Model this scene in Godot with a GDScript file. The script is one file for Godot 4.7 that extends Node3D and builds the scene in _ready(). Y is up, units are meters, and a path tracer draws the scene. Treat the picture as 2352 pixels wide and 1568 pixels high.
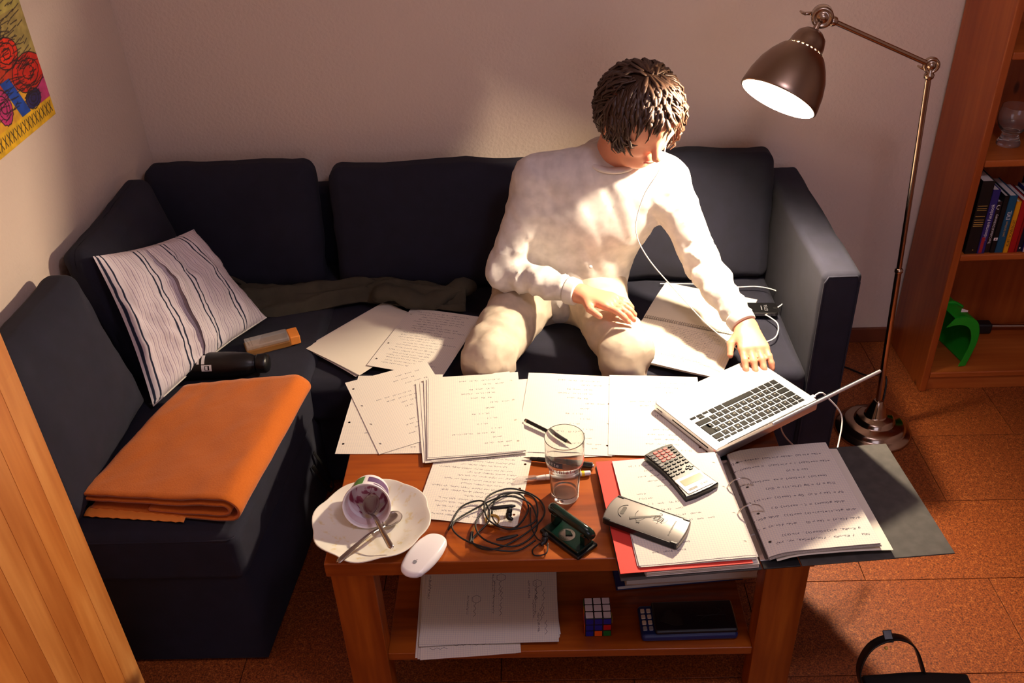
extends Node3D
# A student's sofa corner at night: corner sofa, coffee table full of papers, a seated person, a floor lamp and bookcases.

var mats := {}
var names := {}
var rng := RandomNumberGenerator.new()
var noise := FastNoiseLite.new()

func _ready():
	rng.seed = 11
	noise.seed = 5
	noise.frequency = 1.0
	noise.fractal_octaves = 3
	# ---- camera
	var cam = Camera3D.new()
	cam.name = "camera"
	cam.fov = 40.47
	cam.near = 0.02
	cam.position = Vector3(0, 1.80, 0)
	cam.rotation_degrees = Vector3(-33.655, 2.095, -2.76)
	cam.current = true
	add_child(cam)
	# ---- evening sky outside the window behind the camera, exposure
	var we = WorldEnvironment.new()
	we.name = "world_environment"
	var env = Environment.new()
	env.background_mode = Environment.BG_COLOR
	env.background_color = Color(0.80, 0.80, 0.93)
	env.background_energy_multiplier = 1.0
	env.tonemap_mode = Environment.TONE_MAPPER_LINEAR
	env.tonemap_exposure = 1.0
	env.sdfgi_enabled = true
	env.ssao_enabled = true
	env.ssil_enabled = true
	we.environment = env
	add_child(we)
	# ---- daylight of the window opening in the front wall
	var day = AreaLight3D.new()
	day.name = "window_daylight"
	day.area_size = Vector2(1.20, 1.20)
	day.light_color = Color(0.88, 0.88, 1.0)
	day.light_energy = 0.4
	day.area_range = 12.0
	day.shadow_enabled = true
	day.position = Vector3(0.80, 1.55, 1.42)
	add_child(day)
	make_materials()
	build_room()
	build_bookcase()
	build_cabinet()
	build_sofa()
	build_table()
	build_lamp()
	build_pendant()
	build_person()
	build_sofa_things()
	build_table_things()
	build_shelf_things()
	build_details()

# ------------------------------------------------------------------ node helpers
func numbered(called) -> String:
	if not names.has(called):
		names[called] = 0
		return called
	names[called] += 1
	return "%s_%03d" % [called, names[called]]

func meta(o, label, category, group = "", kind = ""):
	if label: o.set_meta("label", label)
	if category: o.set_meta("category", category)
	if group: o.set_meta("group", group)
	if kind: o.set_meta("kind", kind)
	return o

func thing(called, label, category, at = Vector3.ZERO, turn = 0.0, group = ""):
	var o = Node3D.new()
	o.name = numbered(called)
	add_child(o)
	o.position = at
	o.rotation.y = turn
	return meta(o, label, category, group)

func part(called, mesh, m, parent, at = Vector3.ZERO, rot = Vector3.ZERO):
	var o = MeshInstance3D.new()
	o.name = numbered(called) if parent == self else called
	o.mesh = mesh
	for i in mesh.get_surface_count(): o.set_surface_override_material(i, m)
	o.position = at
	o.rotation = rot
	parent.add_child(o, true)
	return o

func struct(called, mesh, m, parent = self, at = Vector3.ZERO):
	var o = part(called, mesh, m, parent, at)
	if parent == self: o.set_meta("kind", "structure")
	return o

# ------------------------------------------------------------------ mesh helpers
class Mb:
	var v := PackedVector3Array()
	var uv := PackedVector2Array()
	var ix := PackedInt32Array()
	func pt(p: Vector3, t := Vector2.ZERO) -> int:
		v.append(p)
		uv.append(t)
		return v.size() - 1
	func tri(a: int, b: int, c: int):        # counter-clockwise seen from outside
		ix.append(a); ix.append(c); ix.append(b)
	func quad(a: int, b: int, c: int, d: int):
		tri(a, b, c); tri(a, c, d)
	func face(ps: Array, us := []):
		var k := []
		for i in ps.size(): k.append(pt(ps[i], us[i] if us.size() else Vector2(ps[i].x, ps[i].z)))
		for i in range(1, ps.size() - 1): tri(k[0], k[i], k[i + 1])
	func move(t: Transform3D, from := 0):
		for i in range(from, v.size()): v[i] = t * v[i]
	func weld(eps := 0.00002):
		var seen := {}
		var to := PackedInt32Array()
		var nv := PackedVector3Array()
		var nu := PackedVector2Array()
		for i in v.size():
			var key := Vector3i((v[i] / eps).round())
			if not seen.has(key):
				seen[key] = nv.size()
				nv.append(v[i]); nu.append(uv[i])
			to.append(seen[key])
		for i in ix.size(): ix[i] = to[ix[i]]
		v = nv; uv = nu
	func mesh() -> ArrayMesh:
		var n := PackedVector3Array()
		n.resize(v.size())
		for i in range(0, ix.size(), 3):
			var a := ix[i]
			var b := ix[i + 2]
			var c := ix[i + 1]
			var k := (v[b] - v[a]).cross(v[c] - v[a])
			n[a] += k; n[b] += k; n[c] += k
		for i in n.size(): n[i] = n[i].normalized() if n[i].length_squared() > 1e-20 else Vector3.UP
		var arr := []
		arr.resize(Mesh.ARRAY_MAX)
		arr[Mesh.ARRAY_VERTEX] = v
		arr[Mesh.ARRAY_NORMAL] = n
		arr[Mesh.ARRAY_TEX_UV] = uv
		arr[Mesh.ARRAY_INDEX] = ix
		var m := ArrayMesh.new()
		m.add_surface_from_arrays(Mesh.PRIMITIVE_TRIANGLES, arr)
		return m

func at(p: Vector3, deg := Vector3.ZERO) -> Transform3D:
	return Transform3D(Basis.from_euler(deg * PI / 180.0), p)

# rounded box added to mb; fill = extra cuts across the flat of a face; bend reshapes every point
func rbox(mb: Mb, size: Vector3, r: float, seg := 2, t := Transform3D.IDENTITY, bend = null, fill := 0):
	var h := size / 2.0
	r = minf(r, minf(h.x, minf(h.y, h.z)))
	var tmp := Mb.new()
	var axes = [[0, 1, 2], [1, 2, 0], [2, 0, 1]]
	for ax in axes:
		for s in [-1.0, 1.0]:
			var cu := _cuts(h[ax[1]], r, seg, fill)
			var cv := _cuts(h[ax[2]], r, seg, fill)
			var start := tmp.v.size()
			for a in cu:
				for b in cv:
					var q := Vector3.ZERO
					q[ax[0]] = s * h[ax[0]]
					q[ax[1]] = a
					q[ax[2]] = b
					var inner := q.clamp(-(h - Vector3.ONE * r), h - Vector3.ONE * r)
					var d := q - inner
					var p := inner + d.normalized() * r
					if bend: p = bend.call(p)
					tmp.pt(p, Vector2(a, b))
			for i in cu.size() - 1:
				for j in cv.size() - 1:
					var k := start + i * cv.size() + j
					if s > 0: tmp.quad(k, k + cv.size(), k + cv.size() + 1, k + 1)
					else: tmp.quad(k, k + 1, k + cv.size() + 1, k + cv.size())
	tmp.weld()
	tmp.move(t)
	add(mb, tmp)

func _cuts(h: float, r: float, seg: int, fill: int) -> PackedFloat32Array:
	var o := PackedFloat32Array()
	for i in range(seg, 0, -1): o.append(-(h - r) - r * tan(PI / 4 * i / seg))
	var n := fill + 1
	if h - r > 1e-5:
		for i in n + 1: o.append(lerpf(-(h - r), h - r, float(i) / n))
	else: o.append(0.0)
	for i in range(1, seg + 1): o.append((h - r) + r * tan(PI / 4 * i / seg))
	return o

func add(mb: Mb, other: Mb):
	var o := mb.v.size()
	mb.v.append_array(other.v)
	mb.uv.append_array(other.uv)
	for i in other.ix: mb.ix.append(i + o)

func box(size: Vector3, r := 0.002, seg := 1, t := Transform3D.IDENTITY, bend = null, fill := 0) -> ArrayMesh:
	var mb := Mb.new()
	rbox(mb, size, r, seg, t, bend, fill)
	return mb.mesh()

# a box between two corners
func slab(a: Vector3, b: Vector3, r := 0.002) -> ArrayMesh:
	return box((b - a).abs(), r, 1, at((a + b) / 2))

func lathe(mb: Mb, prof: Array, segs := 32, t := Transform3D.IDENTITY, skip = null, squash := Vector2.ONE):
	# profile of (radius, height) from the bottom outside upwards
	var start := mb.v.size()
	for j in prof.size():
		for i in segs + 1:
			var a := TAU * i / segs
			mb.pt(t * Vector3(cos(a) * prof[j].x * squash.x, prof[j].y, -sin(a) * prof[j].x * squash.y), Vector2(float(i) / segs, float(j) / (prof.size() - 1)))
	for j in prof.size() - 1:
		for i in segs:
			if skip and skip.call(i, j): continue
			var k := start + j * (segs + 1) + i
			mb.quad(k, k + 1, k + segs + 2, k + segs + 1)

func lathed(prof: Array, segs := 32, t := Transform3D.IDENTITY, skip = null) -> ArrayMesh:
	var mb := Mb.new()
	lathe(mb, prof, segs, t, skip)
	mb.weld()
	return mb.mesh()

func spline(ps: Array, per := 8) -> Array:
	var o := []
	for i in ps.size() - 1:
		var p0 = ps[maxi(i - 1, 0)]
		var p3 = ps[mini(i + 2, ps.size() - 1)]
		for k in per: o.append(ps[i].cubic_interpolate(ps[i + 1], p0, p3, float(k) / per))
	o.append(ps[-1])
	return o

func tube(mb: Mb, ps: Array, r, sides := 8, flat := 1.0):
	# r: a number or an array with one radius a point; flat squeezes the section along its second axis
	var start := mb.v.size()
	var side := Vector3.ZERO
	for i in ps.size():
		var d: Vector3 = (ps[mini(i + 1, ps.size() - 1)] - ps[maxi(i - 1, 0)]).normalized()
		if i == 0: side = d.cross(Vector3.UP if absf(d.y) < 0.9 else Vector3.RIGHT).normalized()
		else: side = (side - d * side.dot(d)).normalized()
		var up := side.cross(d)
		var rr: float = r[i] if r is Array else r
		for k in sides:
			var a := TAU * k / sides
			mb.pt(ps[i] + (side * cos(a) + up * sin(a) * flat) * rr, Vector2(float(k) / sides, float(i)))
	for i in ps.size() - 1:
		for k in sides:
			var a := start + i * sides + k
			var b := start + i * sides + (k + 1) % sides
			mb.quad(a, a + sides, b + sides, b)
	for e in [0, ps.size() - 1]:
		var c := mb.pt(ps[e])
		for k in sides:
			var a: int = start + e * sides + k
			var b: int = start + e * sides + (k + 1) % sides
			if e == 0: mb.tri(c, a, b)
			else: mb.tri(c, b, a)

func tubed(ps: Array, r, sides := 8, flat := 1.0) -> ArrayMesh:
	var mb := Mb.new()
	tube(mb, ps, r, sides, flat)
	return mb.mesh()

# upright prism over a polygon of (x, z); the polygon runs counter-clockwise seen from above; bevel cuts the upper rim
func prism(mb: Mb, poly: Array, y0: float, y1: float, bevel := 0.0, t := Transform3D.IDENTITY):
	var n := poly.size()
	var area := 0.0
	for i in n: area += poly[i].x * poly[(i + 1) % n].y - poly[(i + 1) % n].x * poly[i].y
	var pol := poly.duplicate()
	if area > 0: pol.reverse()          # x to z turns clockwise seen from above
	var rings := [[0.0, y0], [0.0, y1 - bevel]]
	if bevel > 0: rings += [[bevel * 0.3, y1 - bevel * 0.3], [bevel, y1]]
	var tmp := Mb.new()
	var inner := []
	for ring in rings:
		inner = []
		for i in n:
			var a: Vector2 = (pol[i] - pol[(i + n - 1) % n]).normalized()
			var b: Vector2 = (pol[(i + 1) % n] - pol[i]).normalized()
			var nn := Vector2(a.y + b.y, -a.x - b.x).normalized()
			var q: Vector2 = pol[i] + nn * ring[0]
			inner.append(q)
			tmp.pt(Vector3(q.x, ring[1], q.y), q)
	for j in rings.size() - 1:
		for i in n:
			var k := j * n + i
			var k2 := j * n + (i + 1) % n
			tmp.quad(k, k2, k2 + n, k + n)
	if bevel <= 0:                       # flat-shaded walls
		var fl := Mb.new()
		for i in n:
			var p: Vector2 = pol[i]
			var q: Vector2 = pol[(i + 1) % n]
			fl.face([Vector3(p.x, y0, p.y), Vector3(q.x, y0, q.y), Vector3(q.x, y1, q.y), Vector3(p.x, y1, p.y)])
		tmp = fl
	var tr := Geometry2D.triangulate_polygon(PackedVector2Array(inner))
	for lid in [0, 1]:
		var ring_y: float = y1 if lid else y0
		var src: Array = inner if lid else pol
		var s := tmp.v.size()
		for p in src: tmp.pt(Vector3(p.x, ring_y, p.y), p)
		for i in range(0, tr.size(), 3):
			var a: Vector2 = src[tr[i]]
			var b: Vector2 = src[tr[i + 1]]
			var c: Vector2 = src[tr[i + 2]]
			var up := (b - a).cross(c - a) < 0
			if up == (lid == 1): tmp.tri(s + tr[i], s + tr[i + 1], s + tr[i + 2])
			else: tmp.tri(s + tr[i], s + tr[i + 2], s + tr[i + 1])
	tmp.move(t)
	add(mb, tmp)

func prismed(poly: Array, y0: float, y1: float, bevel := 0.0, t := Transform3D.IDENTITY) -> ArrayMesh:
	var mb := Mb.new()
	prism(mb, poly, y0, y1, bevel, t)
	return mb.mesh()

func rounded_rect(w: float, h: float, r: float, seg := 4) -> Array:
	var o := []
	for c in [[1, 1, 0.0], [-1, 1, 0.5], [-1, -1, 1.0], [1, -1, 1.5]]:
		for i in seg + 1:
			var a: float = PI * (c[2] + 0.5 * i / seg)
			o.append(Vector2(c[0] * (w / 2 - r) + cos(a) * r, c[1] * (h / 2 - r) + sin(a) * r))
	return o

# a surface over a grid, closed with a second side at the given thickness; f(u, v) -> point
func cloth(mb: Mb, nu: int, nv: int, f: Callable, thick: float, su := 1.0, sv := 1.0):
	var p := []
	for i in nu + 1:
		for j in nv + 1: p.append(f.call(float(i) / nu, float(j) / nv))
	var w := nv + 1
	var up := []
	for i in nu + 1:
		for j in nv + 1:
			var a: Vector3 = p[mini(i + 1, nu) * w + j] - p[maxi(i - 1, 0) * w + j]
			var b: Vector3 = p[i * w + mini(j + 1, nv)] - p[i * w + maxi(j - 1, 0)]
			up.append(b.cross(a).normalized())
	var s := mb.v.size()
	for side in 2:
		for i in nu + 1:
			for j in nv + 1: mb.pt(p[i * w + j] - up[i * w + j] * (thick * side), Vector2(su * i / nu, sv * j / nv))
	var o := s + (nu + 1) * w
	for i in nu:
		for j in nv:
			var k := i * w + j
			mb.quad(s + k, s + k + 1, s + k + w + 1, s + k + w)
			mb.quad(o + k, o + k + w, o + k + w + 1, o + k + 1)
	var rim := []
	for i in nu: rim.append([i * w, (i + 1) * w])
	for j in nv: rim.append([nu * w + j, nu * w + j + 1])
	for i in range(nu, 0, -1): rim.append([i * w + nv, (i - 1) * w + nv])
	for j in range(nv, 0, -1): rim.append([j, j - 1])
	for e in rim: mb.quad(s + e[0], s + e[1], o + e[1], o + e[0])

func text(s: String, size: float, deep := 0.0004) -> TextMesh:
	var m := TextMesh.new()
	m.text = s
	var f := SystemFont.new()
	f.font_names = PackedStringArray(["Droid Sans"])
	m.font = f
	m.font_size = 24
	m.pixel_size = size / 24.0
	m.depth = deep
	m.curve_step = 4.0
	return m

# ------------------------------------------------------------------ materials
func mat(key: String, color: Color, rough := 0.6, metal := 0.0):
	var m = StandardMaterial3D.new()
	m.resource_name = key
	m.albedo_color = color
	m.roughness = rough
	m.metallic = metal
	mats[key] = m
	return m

func M(key: String): return mats[key]

func seamless(w: int, h: int, freq: float, type = FastNoiseLite.TYPE_SIMPLEX_SMOOTH, oct := 3, sd := 1) -> Image:
	var n = FastNoiseLite.new()
	n.noise_type = type
	n.frequency = freq
	n.fractal_octaves = oct
	n.seed = sd
	var im = n.get_seamless_image(w, h)
	im.convert(Image.FORMAT_RGB8)
	return im

func ramp(t: float, cs: Array) -> Color:
	var x := clampf(t, 0, 1) * (cs.size() - 1)
	var i := mini(int(x), cs.size() - 2)
	return cs[i].lerp(cs[i + 1], x - i)

func itex(im: Image): return ImageTexture.create_from_image(im)

func tri_map(m, t, scale, world := false, off := Vector3(0.5, 0.5, 0.5)):
	m.albedo_texture = t
	m.uv1_triplanar = true
	m.uv1_world_triplanar = world
	m.uv1_scale = Vector3.ONE * scale
	m.uv1_offset = off

func bump(m, im: Image, cm: float):
	m.heightmap_enabled = true
	m.heightmap_texture = itex(im)
	m.heightmap_scale = cm

# grain along u (or v), from dark to light; knots are small dark eyes
func wood_image(cs: Array, along_u: bool, sd: int, knots := 0, streak := 6) -> Image:
	var n := 512
	var coarse = seamless(n / streak / 2, n, 0.012, FastNoiseLite.TYPE_SIMPLEX_SMOOTH, 4, sd)
	coarse.resize(n, n, Image.INTERPOLATE_CUBIC)
	var fine = seamless(n / 16, n, 0.11, FastNoiseLite.TYPE_SIMPLEX_SMOOTH, 3, sd + 1)
	fine.resize(n, n, Image.INTERPOLATE_CUBIC)
	var r = RandomNumberGenerator.new()
	r.seed = sd
	var eyes := []
	for k in knots: eyes.append(Vector3(r.randf() * n, r.randf() * n, r.randf_range(2.0, 5.0)))
	var im = Image.create(n, n, false, Image.FORMAT_RGB8)
	for y in n:
		for x in n:
			var c = coarse.get_pixel(x, y).r
			var f = fine.get_pixel(x, y).r
			var v = c * 0.62 + f * 0.38
			var col = ramp((v - 0.5) * 1.15 + 0.5, cs)
			for e in eyes:
				var dx: float = (x - e.x) * 0.45
				var dy: float = y - e.y
				if absf(dy) < 14.0 and absf(dx) < 14.0:
					col = col.lerp(cs[0].darkened(0.45), clampf(1.3 - Vector2(dx, dy).length() / e.z, 0, 0.75))
			if along_u: im.set_pixel(x, y, col)
			else: im.set_pixel(y, x, col)
	return im

func make_materials():
	# walls: painted woodchip paper
	var chip = seamless(512, 512, 0.045, FastNoiseLite.TYPE_SIMPLEX_SMOOTH, 3, 3)
	var w = mat("wall_paint", Color(0.84, 0.76, 0.69), 0.95)
	w.uv1_triplanar = true
	w.uv1_world_triplanar = true
	w.uv1_scale = Vector3.ONE * 3.1
	bump(w, chip, 0.10)
	mat("ceiling_paint", Color(0.85, 0.80, 0.75), 0.95)
	# cork
	var ck = seamless(768, 768, 0.05, FastNoiseLite.TYPE_CELLULAR, 2, 8)
	var ck2 = seamless(768, 768, 0.09, FastNoiseLite.TYPE_SIMPLEX, 3, 9)
	var cim = Image.create(768, 768, false, Image.FORMAT_RGB8)
	var cs := [Color(0.28, 0.13, 0.05), Color(0.47, 0.24, 0.09), Color(0.56, 0.30, 0.12), Color(0.64, 0.37, 0.16), Color(0.80, 0.57, 0.33)]
	for y in 768:
		for x in 768:
			cim.set_pixel(x, y, ramp(ck.get_pixel(x, y).r * 0.5 + (ck2.get_pixel(x, y).r - 0.5) * 0.95 + 0.25, cs))
	var ct = itex(cim)
	for k in 3:
		var m = mat("cork_%d" % k, [Color(0.98, 0.91, 0.84), Color(1.0, 0.93, 0.85), Color(0.96, 0.89, 0.83)][k], 0.5)
		tri_map(m, ct, 2.3, true)
	mat("cork_joint", Color(0.16, 0.07, 0.03), 0.9)
	# woods
	var cherry := [Color(0.41, 0.17, 0.035), Color(0.56, 0.255, 0.055), Color(0.65, 0.325, 0.08), Color(0.72, 0.385, 0.11)]
	var ch = mat("cherry_across", Color.WHITE, 0.33)
	tri_map(ch, itex(wood_image(cherry, true, 21)), 1.0)
	ch.clearcoat_enabled = true
	ch.clearcoat = 0.25
	ch.clearcoat_roughness = 0.25
	var cv = mat("cherry_upright", Color.WHITE, 0.38)
	tri_map(cv, itex(wood_image(cherry, false, 22)), 1.0)
	var pine := [Color(0.56, 0.30, 0.12), Color(0.72, 0.43, 0.19), Color(0.80, 0.52, 0.26), Color(0.87, 0.61, 0.34)]
	var pu = itex(wood_image(pine, false, 31, 8, 3))
	var pa = itex(wood_image(pine, true, 32, 5))
	for k in 4:
		var m = mat("pine_upright_%d" % k, [Color(1, 1, 1), Color(0.92, 0.86, 0.80), Color(0.98, 0.93, 0.86), Color(0.80, 0.62, 0.48)][k], 0.42)
		tri_map(m, pu, 0.8, false, Vector3(0.13 + 0.27 * k, 0.4 * k, 0.5))
	tri_map(mat("pine_across", Color(0.88, 0.72, 0.58), 0.45), pa, 0.8)
	# sofa cloth
	var weave = Image.create(64, 64, false, Image.FORMAT_RGB8)
	var tone = Image.create(256, 256, false, Image.FORMAT_RGB8)
	for y in 64:
		for x in 64:
			var q = 0.5 + 0.25 * sin(x * TAU / 8.0) * (1 if (y / 4) % 2 == 0 else -1) + 0.2 * sin(y * TAU / 8.0)
			weave.set_pixel(x, y, Color(q, q, q))
	var tn = seamless(256, 256, 0.02, FastNoiseLite.TYPE_SIMPLEX_SMOOTH, 4, 14)
	for y in 256:
		for x in 256:
			var q = 0.84 + 0.20 * tn.get_pixel(x, y).r
			if (x + y) % 3 == 0: q *= 0.95
			tone.set_pixel(x, y, Color(q, q, q))
	var tt = itex(tone)
	var so = mat("navy_cloth", Color(0.095, 0.096, 0.16), 0.95)
	tri_map(so, tt, 3.0, true)
	mat("navy_piping", Color(0.10, 0.10, 0.16), 0.95)
	var ol = mat("olive_cloth", Color(0.27, 0.25, 0.19), 0.95)
	tri_map(ol, tt, 4.0, true)
	# orange wool
	var wn = seamless(256, 256, 0.09, FastNoiseLite.TYPE_SIMPLEX, 4, 41)
	var wi = Image.create(256, 256, false, Image.FORMAT_RGB8)
	for y in 256:
		for x in 256:
			var q = wn.get_pixel(x, y).r
			wi.set_pixel(x, y, Color(0.84, 0.45, 0.11).lerp(Color(0.89, 0.51, 0.15), q))
	var wo = mat("orange_wool", Color(0.90, 0.84, 0.76), 1.0)
	tri_map(wo, itex(wi), 8.0)
	bump(wo, wn, 0.035)
	wo.rim_enabled = true
	wo.rim = 0.5
	wo.rim_tint = 0.8
	mat("orange_hem", Color(0.93, 0.56, 0.22), 0.6)
	# clothes and skin
	var sh = mat("white_shirt", Color(0.90, 0.87, 0.84), 0.9)
	tri_map(sh, tt, 4.0)
	var tw = mat("pale_trousers", Color(0.84, 0.77, 0.68), 0.92)
	tri_map(tw, tt, 4.0)
	var sk = mat("skin", Color(0.83, 0.56, 0.44), 0.5)
	sk.subsurf_scatter_enabled = true
	sk.subsurf_scatter_strength = 0.1
	mat("lips", Color(0.70, 0.38, 0.33), 0.5)
	mat("hair", Color(0.24, 0.15, 0.09), 0.5)
	mat("eye_white", Color(0.9, 0.88, 0.85), 0.2)
	mat("iris", Color(0.15, 0.10, 0.06), 0.2)
	mat("sock", Color(0.10, 0.10, 0.12), 0.95)
	# metals, plastics, glass
	mat("nickel", Color(0.72, 0.64, 0.56), 0.16, 1.0)
	mat("brushed_nickel", Color(0.60, 0.52, 0.45), 0.3, 1.0)
	mat("chrome", Color(0.85, 0.83, 0.82), 0.1, 1.0)
	mat("steel", Color(0.72, 0.69, 0.66), 0.18, 1.0)
	mat("shade_lining", Color(0.93, 0.92, 0.88), 0.6)
	mat("aluminium", Color(0.86, 0.85, 0.85), 0.35, 0.75)
	mat("trackpad", Color(0.80, 0.79, 0.79), 0.3, 0.5)
	mat("black_plastic", Color(0.05, 0.05, 0.055), 0.35)
	mat("black_rubber", Color(0.045, 0.04, 0.04), 0.55)
	mat("dark_gap", Color(0.02, 0.02, 0.02), 0.8)
	mat("white_plastic", Color(0.92, 0.90, 0.90), 0.25)
	mat("white_cable", Color(0.90, 0.89, 0.87), 0.4)
	mat("grey_print", Color(0.55, 0.55, 0.57), 0.5)
	mat("white_print", Color(0.90, 0.88, 0.86), 0.6)
	mat("gold_print", Color(0.78, 0.62, 0.28), 0.5)
	mat("orange_print", Color(0.90, 0.55, 0.22), 0.6)
	mat("black_print", Color(0.06, 0.05, 0.05), 0.6)
	mat("red_print", Color(0.62, 0.12, 0.16), 0.6)
	mat("yellow_plastic", Color(0.92, 0.78, 0.12), 0.4)
	mat("green_plastic", Color(0.10, 0.62, 0.14), 0.3)
	mat("dark_green_enamel", Color(0.03, 0.13, 0.10), 0.16)
	mat("calculator_key_red", Color(0.85, 0.36, 0.33), 0.4)
	mat("calculator_key_grey", Color(0.33, 0.33, 0.34), 0.4)
	mat("calculator_key_black", Color(0.10, 0.10, 0.10), 0.3)
	mat("calculator_face", Color(0.86, 0.82, 0.76), 0.35)
	mat("liquid_crystal", Color(0.66, 0.68, 0.56), 0.15)
	mat("silver_plastic", Color(0.50, 0.48, 0.46), 0.36, 0.5)
	mat("silver_relief", Color(0.26, 0.24, 0.22), 0.5, 0.3)
	mat("blue_plastic", Color(0.08, 0.15, 0.38), 0.4)
	mat("dark_blue_plastic", Color(0.045, 0.055, 0.085), 0.35)
	mat("key_cream", Color(0.82, 0.75, 0.66), 0.5)
	mat("porcelain", Color(0.90, 0.87, 0.80), 0.12)
	mat("sauce", Color(0.85, 0.76, 0.42), 0.35)
	mat("pot_plastic", Color(0.93, 0.90, 0.92), 0.3)
	mat("berry", Color(0.50, 0.07, 0.20), 0.35)
	mat("pot_violet", Color(0.36, 0.24, 0.42), 0.4)
	mat("pot_green", Color(0.25, 0.52, 0.16), 0.4)
	mat("leather", Color(0.035, 0.03, 0.03), 0.38)
	mat("paper_plain", Color(0.90, 0.865, 0.795), 0.85)
	mat("paper_edge", Color(0.86, 0.83, 0.79), 0.9)
	mat("red_card", Color(0.86, 0.24, 0.19), 0.7)
	var gb = mat("grey_card", Color(0.29, 0.275, 0.255), 0.75)
	tri_map(gb, tt, 6.0)
	mat("card_black", Color(0.07, 0.07, 0.075), 0.5)
	mat("baseboard_wood", Color(0.42, 0.20, 0.10), 0.5)
	mat("window_frame_paint", Color(0.85, 0.84, 0.82), 0.5)
	mat("dark_cable", Color(0.03, 0.03, 0.03), 0.5)
	var gl = mat("clear_glass", Color(0.97, 0.98, 0.97, 0.03), 0.0)
	gl.transparency = BaseMaterial3D.TRANSPARENCY_ALPHA
	gl.refraction_enabled = true
	gl.refraction_scale = 0.05
	var pn = mat("pane_glass", Color(0.95, 0.97, 1.0, 0.06), 0.0)
	pn.transparency = BaseMaterial3D.TRANSPARENCY_ALPHA
	var am = mat("amber_plastic", Color(0.80, 0.55, 0.25, 0.35), 0.1)
	am.transparency = BaseMaterial3D.TRANSPARENCY_ALPHA
	var cp = mat("clear_plastic", Color(0.92, 0.90, 0.87, 0.22), 0.05)
	cp.transparency = BaseMaterial3D.TRANSPARENCY_ALPHA
	var bu = mat("bulb_glow", Color(1, 0.95, 0.85), 0.5)
	bu.emission_enabled = true
	bu.emission = Color(1.0, 0.93, 0.80)
	bu.emission_energy_multiplier = 14.0
	mats["sheets"] = []
	for k in 7: mats["sheets"].append(paper_material(k))

# ------------------------------------------------------------------ handwriting
# strokes on a 4 x 6 grid, x to the right and y down; strokes parted by a space
const GLYPHS := {
	"0": "13,04,15,36,45,43,32,13", "1": "14,33,36", "2": "14,23,34,35,06,46", "3": "03,33,15,35,26,06", "4": "33,05,45 34,36", "5": "43,13,14,35,26,06",
	"(": "42,23,25,47", ")": "02,23,25,07", "=": "04,44 05,45", "+": "24,26 05,45", "-": "05,45", ",": "26,17", "/": "42,06", ">": "04,45,06",
	"a": "44,24,05,16,36,44,46", "b": "02,06,26,35,14", "c": "44,14,05,16,46", "d": "42,46,16,05,24,44", "e": "05,35,24,05,16,46", "f": "43,32,16,17 14,34", "g": "44,14,05,16,45 44,37,07", "h": "02,06 05,24,36",
	"i": "24,26 23,22", "j": "34,36,27,17 33,32", "k": "02,06 44,05,36", "p": "07,04,34,45,26,05", "l": "22,25,36", "m": "04,06 05,14,26 25,34,46", "n": "04,06 05,24,36", "o": "24,05,16,36,45,24", "q": "44,14,05,16,44,47", "r": "04,06 05,24,34", "s": "44,14,35,06", "t": "13,15,26 04,34",
	"u": "04,05,16,36,44,46", "v": "04,16,44", "w": "04,16,24,36,44", "x": "04,46 44,06", "y": "04,25 44,07", "z": "04,44,06,46", "D": "02,06,36,44,32,02", "R": "06,02,32,43,04,46", "N": "06,02,46,42", "G": "42,12,05,16,46,44,24",
	"S": "42,12,14,35,36,06", "T": "02,42 22,26", "A": "06,22,46 14,34", "H": "02,06 42,46 04,44"}

func dab(im: Image, x: float, y: float, r: float, c: Color):
	for j in range(int(y - r - 1), int(y + r + 2)):
		for i in range(int(x - r - 1), int(x + r + 2)):
			if i < 0 or j < 0 or i >= im.get_width() or j >= im.get_height(): continue
			var k := clampf(r + 0.6 - Vector2(i - x, j - y).length(), 0, 1)
			if k > 0: im.set_pixel(i, j, im.get_pixel(i, j).lerp(c, k * c.a))

func line(im: Image, a: Vector2, b: Vector2, r: float, c: Color):
	var n := maxi(1, int((b - a).length() / 0.8))
	for k in n + 1:
		var p := a.lerp(b, float(k) / n)
		dab(im, p.x, p.y, r, c)

func write(im: Image, s: String, x: float, y: float, size: float, r: float, c: Color, rn = null) -> float:
	var u := size / 6.0
	for ch in s:
		if GLYPHS.has(ch):
			for st in GLYPHS[ch].split(" "):
				var last = null
				for q in st.split(","):
					var p := Vector2(x + int(q[0]) * u * 0.9, y + int(q[1]) * u)
					if rn: p += Vector2(rn.randf_range(-0.35, 0.35), rn.randf_range(-0.35, 0.35)) * u
					if last != null: line(im, last, p, r, c)
					last = p
		x += u * (4.6 if ch != " " else 3.5)
	return x

func scrawl(im: Image, x: float, y: float, len: float, size: float, c: Color, rn):
	var last := Vector2(x, y)
	var end := x + len
	while last.x < end:
		var p := Vector2(last.x + rn.randf_range(1.2, 4.0), y + rn.randf_range(-0.5, 0.5) * size * (1.8 if rn.randf() < 0.2 else 1.0))
		if rn.randf() > 0.12: line(im, last, p, 0.6, c)
		last = p

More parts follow.
